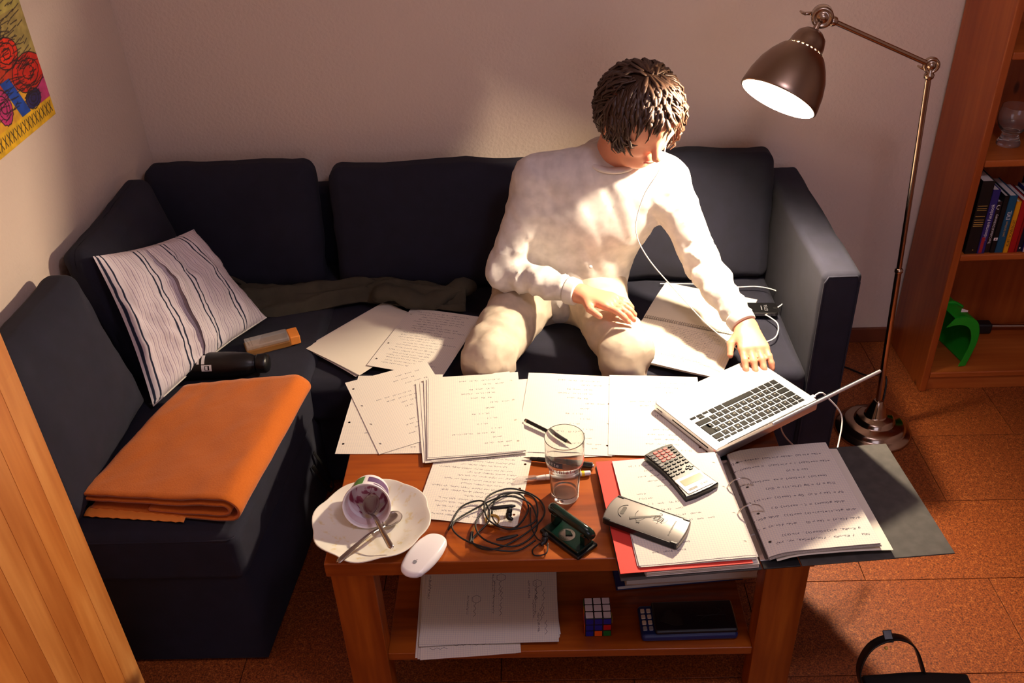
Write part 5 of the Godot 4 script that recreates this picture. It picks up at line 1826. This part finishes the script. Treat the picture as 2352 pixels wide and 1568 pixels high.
# bowl from ps[0] to ps[1], then a handle that widens towards its end
func spoon(called, label, ps: Array, up: Vector3):
	var t = thing(called, label, "spoon", ps[2])
	var d: Vector3 = (ps[1] - ps[0])
	var L := d.length()
	d = d.normalized()
	up = (up - d * up.dot(d)).normalized()
	var s := up.cross(d)
	var mb := Mb.new()
	var f := func(u: float, v: float) -> Vector3:
		var x := lerpf(-1, 1, u)
		var w: float = 0.0175 * sqrt(maxf(0.0, 1.0 - x * x)) * (1.0 + 0.12 * -x) + 0.0006
		var z := lerpf(-1, 1, v)
		return ps[0] + d * (0.5 + 0.5 * x) * L + s * w * z + up * (-0.006 * (1.0 - z * z) * sqrt(maxf(0.0, 1.0 - x * x)))
	cloth(mb, 16, 10, f, 0.0012)
	part("bowl", mb.mesh(), M("steel"), t, -t.position)
	mb = Mb.new()
	var c := spline(ps.slice(1), 8)
	var n := c.size() - 1
	cloth(mb, n, 6, func(u: float, v: float) -> Vector3:
		var i := clampi(int(round(u * n)), 0, n)
		var w := lerpf(0.0024, 0.0058, pow(u, 1.5)) * (1.0 if u < 0.93 else sqrt(maxf(0.05, 1.0 - pow((u - 0.93) / 0.07, 2))))
		var z := lerpf(-1, 1, v)
		return c[i] + s * w * z + up * 0.0014 * (1.0 - z * z), 0.0022)
	part("handle", mb.mesh(), M("steel"), t, -t.position)

func build_punch():
	var t = thing("hole_punch", "dark green metal hole punch on the table beside binder", "hole punch", Vector3(0.045, 0.4505, -1.312), deg_to_rad(-47))
	var g = M("dark_green_enamel")
	part("base_tray", box(Vector3(0.108, 0.008, 0.056), 0.003, 2), M("black_plastic"), t, Vector3(0, 0.0042, 0))
	part("base_plate", box(Vector3(0.096, 0.008, 0.046), 0.003, 2), g, t, Vector3(0, 0.0115, 0.0))
	part("centre_plate", lathed([Vector2(0, 0), Vector2(0.0165, 0), Vector2(0.0165, 0.0008), Vector2(0, 0.0010)], 28), M("steel"), t, Vector3(0, 0.0155, 0.004))
	part("side_guide", prismed([Vector2(-0.010, -0.004), Vector2(0.0, -0.008), Vector2(0.010, -0.004), Vector2(0.0, 0.006)], 0, 0.003), g, t, Vector3(0, 0.0160, 0.002))
	for s in [-1, 1]:
		part("punch_housing", box(Vector3(0.014, 0.026, 0.022), 0.003, 2), g, t, Vector3(s * 0.040, 0.028, -0.008))
		part("punch_pin", lathed([Vector2(0.003, 0), Vector2(0.003, 0.020), Vector2(0, 0.0205)], 12), M("chrome"), t, Vector3(s * 0.040, 0.030, -0.002))
		part("hinge_pin", tubed([Vector3(s * 0.046, 0.038, -0.010), Vector3(s * 0.0505, 0.038, -0.010)], 0.0024, 10), M("chrome"), t)
	var ps := [Vector3(-0.052, 0.040, -0.010), Vector3(-0.050, 0.050, -0.006), Vector3(-0.036, 0.056, -0.002), Vector3(0.0, 0.058, 0.0), Vector3(0.036, 0.056, -0.002), Vector3(0.050, 0.050, -0.006), Vector3(0.052, 0.040, -0.010)]
	part("lever", tubed(spline(ps, 6), 0.0100, 14, 0.85), g, t)

func build_earphones():
	var t = thing("earphones", "tangled black earphones coiled on the table beside the mouse", "earphones", Vector3(-0.095, 0.4505, -1.365))
	var o: Vector3 = -t.position
	var base := [[-0.196, -1.343], [-0.173, -1.404], [-0.128, -1.416], [-0.113, -1.359], [-0.146, -1.311], [-0.106, -1.283], [-0.046, -1.314], [-0.002, -1.367], [-0.016, -1.430], [-0.072, -1.455], [-0.121, -1.424], [-0.115, -1.358], [-0.066, -1.340], [-0.034, -1.390], [-0.052, -1.432], [-0.095, -1.425],
		[-0.108, -1.375], [-0.075, -1.335], [-0.020, -1.352], [-0.022, -1.415], [-0.065, -1.443], [-0.110, -1.410], [-0.140, -1.350], [-0.120, -1.300], [-0.060, -1.290], [-0.018, -1.330], [-0.030, -1.400], [-0.085, -1.420], [-0.150, -1.392], [-0.187, -1.350], [-0.170, -1.310], [-0.120, -1.278], [-0.060, -1.276], [-0.020, -1.300]]
	var ps := []
	for k in base.size(): ps.append(Vector3(base[k][0], 0.4530 + 0.0035 * (k % 4) + 0.0012 * (k / 6), base[k][1]))
	part("cord", tubed(spline(ps, 8), 0.0019, 7), M("black_rubber"), t, o)
	part("cord", tubed(spline([Vector3(-0.030, 0.459, -1.395), Vector3(-0.028, 0.460, -1.340), Vector3(-0.018, 0.457, -1.312), Vector3(-0.010, 0.458, -1.303)], 8), 0.0014, 7), M("black_rubber"), t, o)
	part("cord", tubed(spline([Vector3(0.004, 0.458, -1.296), Vector3(0.000, 0.455, -1.272), Vector3(-0.022, 0.4545, -1.268), Vector3(-0.026, 0.4545, -1.283), Vector3(-0.012, 0.456, -1.298)], 8), 0.0014, 7), M("black_rubber"), t, o)
	part("split_sleeve", tubed([Vector3(-0.098, 0.459, -1.307), Vector3(-0.088, 0.459, -1.309), Vector3(-0.070, 0.459, -1.314), Vector3(-0.055, 0.459, -1.319)], [0.002, 0.0042, 0.0042, 0.002], 10, 0.7), M("black_rubber"), t, o)
	part("volume_control", tubed([Vector3(-0.112, 0.466, -1.388), Vector3(-0.105, 0.466, -1.389), Vector3(-0.068, 0.467, -1.392), Vector3(-0.060, 0.467, -1.393)], [0.002, 0.0042, 0.0042, 0.002], 10), M("black_plastic"), t, o)
	part("plug_sleeve", tubed([Vector3(-0.150, 0.456, -1.303), Vector3(-0.149, 0.456, -1.312), Vector3(-0.147, 0.4575, -1.330)], [0.0022, 0.0034, 0.0036], 10), M("black_rubber"), t, o)
	part("plug_pin", tubed([Vector3(-0.147, 0.4575, -1.330), Vector3(-0.143, 0.459, -1.346)], 0.0018, 10), M("gold_print"), t, o)
	for e in [[Vector3(-0.074, 0.462, -1.366), 0.6], [Vector3(-0.003, 0.459, -1.299), 2.4]]:
		var bud = part("earbud", tubed(spline([e[0] + Vector3(0.002, 0.006, -0.008), e[0], e[0] + Vector3(cos(e[1]), -0.15, sin(e[1])) * 0.010], 5), [0.004, 0.0062, 0.0066, 0.0066, 0.0062, 0.0056, 0.0050, 0.0046, 0.0042, 0.0036, 0.003], 12), M("black_plastic"), t, o)
		part("ear_tip", tubed([e[0] + Vector3(0.001, 0.007, -0.007), e[0] + Vector3(0.003, 0.010, -0.012), e[0] + Vector3(0.0035, 0.011, -0.0145)], [0.0062, 0.0056, 0.003], 12), M("black_rubber"), bud)
	# crown cap lying upside down beside the coil
	var c = thing("crown_cap", "upturned metal crown cap lying inside the earphone coil", "bottle cap", Vector3(-0.107, 0.4545, -1.362))
	var mb := Mb.new()
	var prof := [Vector2(0, 0), Vector2(0.0125, 0), Vector2(0.0140, 0.0015), Vector2(0.0152, 0.0065), Vector2(0.0146, 0.0065), Vector2(0.0134, 0.002), Vector2(0.012, 0.0008), Vector2(0, 0.0008)]
	lathe(mb, prof, 84)
	for i in mb.v.size():
		var p := mb.v[i]
		if p.y > 0.003: 
			var k := 1.0 + 0.045 * cos(21.0 * atan2(p.z, p.x))
			mb.v[i] = Vector3(p.x * k, p.y, p.z * k)
	mb.weld()
	part("crimped_shell", mb.mesh(), M("gold_print"), c)
	part("seal_liner", lathed([Vector2(0, 0.0009), Vector2(0.0118, 0.0009), Vector2(0.0112, 0.0018), Vector2(0, 0.0014)], 28), M("paper_plain"), c)

func pen(called, label, a: Vector3, b: Vector3, segs: Array):
	# segs: [name, from, to, radius at from, radius at to, material]
	var t = thing(called, label, "pen", (a + b) / 2)
	for s in segs:
		var p: Vector3 = a.lerp(b, s[1]) - t.position
		var q: Vector3 = a.lerp(b, s[2]) - t.position
		part(s[0], tubed([p, p.lerp(q, 0.03), p.lerp(q, 0.97), q], [s[3] * 0.85, s[3], s[4], s[4] * 0.85], 14), M(s[5]), t)
	return t

func build_pens():
	var y := 0.4635
	pen("ballpoint_pen", "slim black pen lying on the handwritten sheets behind glass", Vector3(-0.040, y, -1.678), Vector3(0.066, y, -1.588), [["barrel", 0.0, 0.62, 0.0042, 0.0044, "black_plastic"], ["grip", 0.62, 0.90, 0.0044, 0.0040, "black_rubber"], ["tip", 0.90, 1.0, 0.0034, 0.0008, "steel"], ["clip", 0.02, 0.05, 0.0046, 0.0046, "steel"]])
	y = 0.4585
	var t = pen("fountain_pen", "thick black pen with steel tip pointing away from the binder", Vector3(0.106, y, -1.520), Vector3(-0.044, y, -1.553), [["cap", 0.0, 0.38, 0.0062, 0.0066, "black_plastic"], ["barrel", 0.38, 0.80, 0.0058, 0.0052, "black_plastic"], ["grip", 0.80, 0.90, 0.0046, 0.0036, "black_rubber"], ["tip", 0.90, 1.0, 0.0032, 0.0006, "steel"], ["end_clip", -0.02, 0.02, 0.0040, 0.0050, "steel"]])
	part("clip", tubed([Vector3(0.076, 0.0065, 0.016), Vector3(0.074, 0.0082, 0.0155), Vector3(0.040, 0.0080, 0.008)], 0.0011, 6, 0.6), M("steel"), t)
	y = 0.4575
	t = pen("correction_pen", "white pen with clear cap lying across the table behind glass", Vector3(0.100, y, -1.4985), Vector3(-0.062, y, -1.481), [["barrel", 0.0, 0.60, 0.0056, 0.0060, "white_plastic"], ["shoulder", 0.60, 0.72, 0.0060, 0.0046, "white_plastic"], ["clear_cap", 0.70, 1.0, 0.0056, 0.0048, "clear_plastic"], ["yellow_band", 0.08, 0.12, 0.0062, 0.0062, "yellow_plastic"], ["printed_band", 0.135, 0.20, 0.00605, 0.00605, "grey_print"], ["tip", 0.72, 0.86, 0.003, 0.0012, "steel"]])
	part("cap_clip", tubed([Vector3(-0.078, 0.0055, 0.008), Vector3(-0.074, 0.0078, 0.0076), Vector3(-0.038, 0.0075, 0.004)], 0.0010, 6), M("clear_plastic"), t)

# ------------------------------------------------------------------ table shelf and bookcase contents
func build_shelf_things():
	var S := 0.161
	# squared sheets on the lower shelf
	for k in 5:
		sheet_lower("squared sheet with chemistry drawings topmost on lower shelf" if k == 4 else "%s sheet from the top of the lower shelf pile" % ORD[4 - k], -0.128 - 0.004 * (k % 2), -1.405 + 0.003 * k, [91.5, 95.0, 89.5, 93.0, 90.0][k], S + 0.0060 + 0.0012 * k, 5 if k == 4 else 6, "pile of sheets on the lower shelf")
	for k in 3:
		sheet_lower("%s narrower sheet sticking out beneath the chemistry pile" % ["lowest", "middle", "upper"][k], -0.182 + 0.003 * k, -1.412 + 0.002 * k, 2.0 + k, S + 0.0018 + 0.0012 * k, 5 if k == 2 else 6, "sheets under the chemistry pile")
	# puzzle cube
	var t = thing("puzzle_cube", "small twisting puzzle cube with coloured squares on lower shelf", "puzzle cube", Vector3(0.107, S, -1.336), deg_to_rad(0.5))
	var a := 0.057
	part("cube_body", box(Vector3(a, a, a), 0.0015, 2), M("black_plastic"), t, Vector3(0, a / 2, 0))
	var cols := {"w": Color(0.92, 0.90, 0.92), "b": Color(0.05, 0.10, 0.55), "r": Color(0.70, 0.05, 0.05), "o": Color(0.92, 0.34, 0.03), "g": Color(0.02, 0.42, 0.16), "y": Color(0.90, 0.78, 0.10)}
	for k in cols: mat("sticker_" + k, cols[k], 0.35)
	var st := prismed(rounded_rect(0.0158, 0.0158, 0.0012, 2), 0, 0.0006)
	var faces := [["wwwwwwwww", Vector3(0, a, 0), Basis.IDENTITY], ["bbbbbrbog", Vector3(0, a / 2, a / 2), Basis(Vector3.RIGHT, PI / 2)], ["rrgrroyrr", Vector3(a / 2, a / 2, 0), Basis(Vector3.BACK, -PI / 2)], ["oogooyoob", Vector3(-a / 2, a / 2, 0), Basis(Vector3.BACK, PI / 2)], ["ggggggrgy", Vector3(0, a / 2, -a / 2), Basis(Vector3.RIGHT, -PI / 2)]]
	for f in faces:
		for k in 9:
			var q: Vector3 = f[2] * Vector3((k % 3 - 1) * 0.0188, 0, (k / 3 - 1) * 0.0188) + f[1]
			var s = part("sticker", st, M("sticker_" + f[0][k]), t, q)
			s.basis = f[2]
			if f[1].y == a and k == 4:
				for j in 3: part("sticker_print", prismed([Vector2(0, 0), Vector2.from_angle(j * TAU / 3) * 0.005, Vector2.from_angle((j + 0.5) * TAU / 3) * 0.0055, Vector2.from_angle((j + 1.0) * TAU / 3) * 0.005], 0, 0.0002), M(["sticker_r", "sticker_b", "sticker_y"][j]), s, Vector3(0, 0.0006, 0))
	# blue graphing calculator in its sliding cover
	t = thing("graphing_calculator", "dark blue graphing calculator in its sliding cover on lower shelf", "calculator", Vector3(0.300, S, -1.333), deg_to_rad(1.0))
	part("body", box(Vector3(0.205, 0.020, 0.086), 0.008, 3), M("blue_plastic"), t, Vector3(0, 0.010, 0))
	var mb := Mb.new()
	rbox(mb, Vector3(0.175, 0.012, 0.082), 0.005, 2, Transform3D.IDENTITY, func(p: Vector3) -> Vector3:
		if p.y > 0: p.y += 0.003 * (1.0 - pow(p.z / 0.041, 2))
		return p, 6)
	part("sliding_cover", mb.mesh(), M("dark_blue_plastic"), t, Vector3(0.014, 0.0225, -0.002))
	for r in 4:
		for c in 2: part("key", prismed(rounded_rect(0.0088, 0.0105, 0.002, 3), 0.0190, 0.0225, 0.0008), M("key_cream") if r < 3 else M("grey_print"), t, Vector3(-0.0935 + 0.0130 * c, 0, -0.024 + 0.0155 * r))
	var rel = M("black_print")
	part("relief_curve", tubed(spline([Vector3(0.022, 0.0312, 0.018), Vector3(0.030, 0.0315, 0.008), Vector3(0.045, 0.0318, 0.002), Vector3(0.062, 0.0318, -0.001), Vector3(0.074, 0.0315, -0.010), Vector3(0.062, 0.0310, -0.020)], 6), 0.0007, 5), rel, t)
	part("relief_axis", tubed([Vector3(0.020, 0.0318, 0.001), Vector3(0.080, 0.0318, 0.001)], 0.0005, 5), rel, t)
	part("relief_axis", tubed([Vector3(0.046, 0.0310, -0.022), Vector3(0.046, 0.0318, 0.0), Vector3(0.046, 0.0310, 0.022)], 0.0005, 5), rel, t)
	part("relief_patch", prismed([Vector2(-0.062, 0.012), Vector2(-0.040, -0.018), Vector2(-0.030, -0.010), Vector2(-0.012, 0.006), Vector2(-0.014, 0.024), Vector2(-0.030, 0.026)], 0.0305, 0.0318), rel, t)
	# flat box or folder behind the calculator, and a blue one beneath it
	book("wide_folder", "wide pale folder lying flat behind the blue calculator", Vector3(0.320, S + 0.030, -1.545), Vector3(0.300, 0.024, 0.215), Color(0.78, 0.66, 0.56), deg_to_rad(3), "folder", "flat")
	book("blue_folder", "thin blue folder lying beneath the wide pale folder", Vector3(0.292, S + 0.0085, -1.548), Vector3(0.290, 0.014, 0.210), Color(0.07, 0.12, 0.36), deg_to_rad(5), "folder", "flat")
	build_bookcase_contents()

func sheet_lower(label, x, z, turn, y, kind, group):
	sheet(label, x, z, turn, y, kind, group, 0, true)

# book: cover boards, spine and page block; upright with the spine to +z, or flat with the spine to +z
func book(called, label, pos: Vector3, size: Vector3, col: Color, turn := 0.0, category := "book", how := "upright", group := ""):
	var t = thing(called, label, category, pos if how == "upright" else pos - Vector3(0, size.y / 2, 0), turn, group)
	var key := "binding_%s" % col.to_html(false)
	if not mats.has(key): mat(key, col, 0.45)
	var m = M(key)
	var c := 0.0018
	if how == "upright":
		for s in [-1, 1]: part("cover_board", box(Vector3(c, size.y, size.z), 0.0006), m, t, Vector3(s * (size.x / 2 - c / 2), size.y / 2, 0))
		part("spine", box(Vector3(size.x - 0.0002, size.y, c), 0.0006), m, t, Vector3(0, size.y / 2, size.z / 2 - c / 2))
		part("page_block", box(Vector3(size.x - 2 * c, size.y - 0.006, size.z - 0.006), 0.0004), M("paper_edge"), t, Vector3(0, size.y / 2, -0.001))
	else:
		for s in [0, 1]: part("cover_board", box(Vector3(size.x, c, size.z), 0.0006), m, t, Vector3(0, c / 2 + s * (size.y - c), 0))
		part("spine", box(Vector3(size.x, size.y, c), 0.0006), m, t, Vector3(0, size.y / 2, -size.z / 2 + c / 2))
		part("page_block", box(Vector3(size.x - 0.006, size.y - 2 * c, size.z - 0.004), 0.0004), M("paper_edge"), t, Vector3(0, size.y / 2, 0.0))
	return t

func spine_text(t, s: String, size: float, y: float, z: float, m, dx := 0.0):
	part("spine_text", text(s, size, 0.0003), M(m), t, Vector3(dx, y, z + 0.0002), Vector3(0, 0, PI / 2))

func build_bookcase_contents():
	var y := 0.4842
	var zf := -2.362
	var g := "books on the bookcase shelf"
	# [width, height, depth, colour, set back, label]
	var rows := [
		[0.034, 0.225, 0.150, Color(0.035, 0.03, 0.03), 0.0, "thick black book with gilt bands beside the bookcase side"],
		[0.021, 0.198, 0.135, Color(0.16, 0.13, 0.42), 0.0, "violet paperback with white lettering and red tag"],
		[0.015, 0.160, 0.110, Color(0.10, 0.05, 0.06), 0.004, "short dark paperback with pale crescent on its spine"],
		[0.013, 0.178, 0.125, Color(0.03, 0.03, 0.03), 0.002, "thin black paperback with small white tag"],
		[0.022, 0.178, 0.125, Color(0.04, 0.30, 0.42), 0.002, "teal paperback with large white title on spine"],
		[0.013, 0.160, 0.112, Color(0.88, 0.60, 0.05), 0.0, "yellow paperback with black capital lettering"],
		[0.017, 0.164, 0.115, Color(0.66, 0.04, 0.06), 0.0, "bright red paperback next to the yellow one"],
		[0.007, 0.135, 0.105, Color(0.58, 0.05, 0.05), 0.0, "short thin red booklet beside the red paperback"],
		[0.014, 0.158, 0.112, Color(0.04, 0.05, 0.14), 0.004, "navy paperback with tiny white mark at its foot"],
		[0.020, 0.165, 0.120, Color(0.20, 0.12, 0.44), 0.0, "purple paperback with cream patch at its foot"],
		[0.030, 0.200, 0.140, Color(0.12, 0.12, 0.13), 0.0, "thick charcoal book standing beside the purple paperback"]]
	var x := 1.2225
	for k in rows.size():
		var r: Array = rows[k]
		var t = book("book", r[5], Vector3(x + r[0] / 2, y, zf - r[4] - r[2] / 2), Vector3(r[0], r[1], r[2]), r[3], 0.0, "book", "upright", g)
		x += r[0] + 0.0008
		var z: float = r[2] / 2
		if k == 0:
			for b in [0.088, 0.093, 0.100, 0.107, 0.118, 0.137, 0.142, 0.150]: part("gilt_band", box(Vector3(0.026, 0.0016, 0.0004), 0.0001), M("gold_print"), t, Vector3(0, b, z + 0.0002))
			part("colophon", lathed([Vector2(0, 0), Vector2(0.002, 0), Vector2(0, 0.0004)], 12), M("gold_print"), t, Vector3(0.004, 0.012, z), Vector3(PI / 2, 0, 0))
		elif k == 1:
			spine_text(t, "Phänomen Facebook", 0.012, 0.098, z, "white_print")
			part("tag", box(Vector3(0.009, 0.05, 0.0004), 0.0001), M("red_print"), t, Vector3(-0.002, 0.027, z + 0.0002))
			part("top_band", prismed([Vector2(-0.0100, 0.185), Vector2(0.0100, 0.192), Vector2(0.0100, 0.1975), Vector2(-0.0100, 0.1975)], 0, 0.0004), M("white_print"), t, Vector3(0, 0, z), Vector3(-PI / 2, 0, 0)).rotation = Vector3(PI / 2, 0, 0)
		elif k == 2:
			spine_text(t, "The Cultural Dictionary", 0.009, 0.075, z, "white_print")
			var ps := []
			for j in 9: ps.append(Vector3(-0.001 + 0.005 * cos(0.9 + j * 0.55), 0.143 + 0.006 * sin(0.9 + j * 0.55), z + 0.0006))
			part("crescent", tubed(ps, 0.0009, 5), M("white_print"), t)
		elif k == 3:
			part("tag", box(Vector3(0.011, 0.009, 0.0004), 0.0001), M("white_print"), t, Vector3(0, 0.044, z + 0.0002))
			part("tag_mark", lathed([Vector2(0, 0), Vector2(0.0024, 0), Vector2(0, 0.0006)], 12), M("red_print"), t, Vector3(0, 0.044, z + 0.0003), Vector3(PI / 2, 0, 0))
		elif k == 4:
			spine_text(t, "EVIL", 0.015, 0.118, z, "white_print")
			spine_text(t, "Jack Ketchum", 0.008, 0.076, z, "gold_print")
		elif k == 5: spine_text(t, "KURT VONNEGUT", 0.0105, 0.062, z, "black_print")
		elif k == 8: part("spine_mark", box(Vector3(0.004, 0.004, 0.0004), 0.0001), M("white_print"), t, Vector3(0, 0.012, z + 0.0002))
		elif k == 9: part("foot_patch", box(Vector3(0.018, 0.045, 0.0004), 0.0001), M("key_cream"), t, Vector3(0, 0.024, z + 0.0002))
	# stemmed glass on the shelf above
	var t = thing("stemmed_glass", "round clear goblet on a thick foot standing in bookcase", "glass", Vector3(1.316, 0.7722, -2.463))
	part("glass_wall", lathed([Vector2(0, 0), Vector2(0.030, 0), Vector2(0.0315, 0.003), Vector2(0.030, 0.010), Vector2(0.025, 0.020), Vector2(0.022, 0.030), Vector2(0.024, 0.036), Vector2(0.037, 0.052), Vector2(0.0435, 0.072), Vector2(0.0425, 0.092), Vector2(0.0385, 0.110), Vector2(0.0375, 0.110),
		Vector2(0.0412, 0.092), Vector2(0.0420, 0.072), Vector2(0.0350, 0.053), Vector2(0.020, 0.040), Vector2(0, 0.037)], 48), M("clear_glass"), t)
	t = thing("round_tin", "small dark round tin behind the goblet in bookcase", "tin", Vector3(1.405, 0.7722, -2.470))
	part("tin_body", lathed([Vector2(0, 0), Vector2(0.034, 0), Vector2(0.035, 0.002), Vector2(0.035, 0.014), Vector2(0, 0.014)], 32), M("black_plastic"), t)
	part("tin_lid", lathed([Vector2(0.036, 0.012), Vector2(0.036, 0.020), Vector2(0.034, 0.022), Vector2(0, 0.022)], 32), M("black_rubber"), t)
	# dustpan standing on the lowest shelf
	t = thing("dustpan", "bright green plastic dustpan standing on the lowest shelf", "dustpan", Vector3(1.268, 0.0702, -2.46), deg_to_rad(10))
	var prof := spline([Vector3(-0.03, 0.188, 0), Vector3(0.012, 0.187, 0), Vector3(0.046, 0.166, 0), Vector3(0.062, 0.128, 0), Vector3(0.064, 0.088, 0), Vector3(0.056, 0.044, 0), Vector3(0.046, 0.003, 0)], 5)
	var pn := prof.size() - 1
	var mb := Mb.new()
	cloth(mb, pn, 8, func(u: float, v: float) -> Vector3: return prof[clampi(int(round(u * pn)), 0, pn)] + Vector3(0, 0, lerpf(-0.085, 0.085, v)), 0.0025)
	part("pan", mb.mesh(), M("green_plastic"), t)
	for s in [-1, 1]:
		var poly := []
		for p in prof: poly.append(Vector2(p.x - 0.001, p.y - 0.001))
		for k in range(pn, -1, -1): poly.append(Vector2(prof[k].x - 0.024, maxf(prof[k].y - 0.030 * (1.0 - float(k) / pn), 0.003)))
		var m3 := Mb.new()
		prism(m3, poly, -0.00125, 0.00125)
		m3.move(Transform3D(Basis(Vector3(1, 0, 0), Vector3(0, 0, 1), Vector3(0, 1, 0)), Vector3(0, 0.001, s * 0.084)))
		part("side_wall", m3.mesh(), M("green_plastic"), t)
	part("grip_rib", tubed(spline([Vector3(-0.03, 0.190, 0), Vector3(0.012, 0.189, 0), Vector3(0.046, 0.168, 0)], 6), 0.006, 8), M("green_plastic"), t)
	# hand brush behind it
	t = thing("hand_brush", "hand brush with metal handle lying behind the dustpan", "brush", Vector3(1.46, 0.0702, -2.575), deg_to_rad(-3))
	part("bristle_block", box(Vector3(0.14, 0.038, 0.035), 0.008, 2), M("black_rubber"), t, Vector3(-0.05, 0.020, 0))
	part("handle", tubed([Vector3(0.01, 0.026, 0), Vector3(0.05, 0.024, 0), Vector3(0.20, 0.024, 0)], [0.009, 0.0065, 0.0065], 12), M("steel"), t)

# ------------------------------------------------------------------ handbag at the right
func build_details():
	var t = thing("leather_bag", "black leather handbag with buckled strap standing on cork floor", "bag", Vector3(0.685, 0, -1.085))
	var mb := Mb.new()
	rbox(mb, Vector3(0.25, 0.26, 0.15), 0.045, 4, Transform3D.IDENTITY, func(p: Vector3) -> Vector3:
		var u := p.y / 0.13
		p.z *= 1.0 - 0.38 * clampf((u + 0.2), 0, 1.2)
		p.x *= 1.0 - 0.05 * clampf(u, 0, 1)
		p.y += 0.010 * noise.get_noise_3d(p.x * 8, 2, p.z * 6) - 0.012 * clampf(u, 0, 1) * clampf(p.x * 6, -0.4, 1.5)
		p.z += 0.006 * noise.get_noise_3d(p.x * 10, p.y * 9, 4)
		return p, 10)
	part("body", mb.mesh(), M("leather"), t, Vector3(0, 0.131, 0))
	mb = Mb.new()
	rbox(mb, Vector3(0.20, 0.012, 0.10), 0.005, 2, Transform3D.IDENTITY, func(p: Vector3) -> Vector3:
		p.y -= 0.9 * maxf(0.0, p.z) * 0.9 + 0.1 * absf(p.x)
		return p, 8)
	part("flap", mb.mesh(), M("leather"), t, Vector3(0.01, 0.268, 0.01))
	# strap: an upright band; its wide side faces the loop's inside
	var ps := [Vector3(-0.088, 0.235, -0.007), Vector3(-0.102, 0.285, -0.033), Vector3(-0.080, 0.328, -0.055), Vector3(-0.032, 0.340, -0.067), Vector3(0.008, 0.318, -0.063), Vector3(0.030, 0.262, -0.037), Vector3(0.032, 0.240, -0.010)]
	var c := spline(ps, 8)
	var n := c.size() - 1
	mb = Mb.new()
	cloth(mb, n, 2, func(u: float, v: float) -> Vector3:
		return c[clampi(int(round(u * n)), 0, n)] + Vector3(0.0, 0.35, 0.94) * lerpf(-0.011, 0.011, v), 0.003)
	part("strap", mb.mesh(), M("leather"), t)
	part("buckle", box(Vector3(0.016, 0.004, 0.024), 0.0015), M("leather"), t, Vector3(-0.045, 0.342, -0.066), Vector3(0.35, 0, 0.2))
	part("rivet", lathed(ball(0.0035, 6), 10), M("gold_print"), t, Vector3(-0.052, 0.330, -0.049))
	for s in [-0.085, 0.030]: part("strap_ring", tubed([Vector3(s - 0.010, 0.242, -0.015), Vector3(s + 0.010, 0.242, -0.015)], 0.003, 8), M("steel"), t)
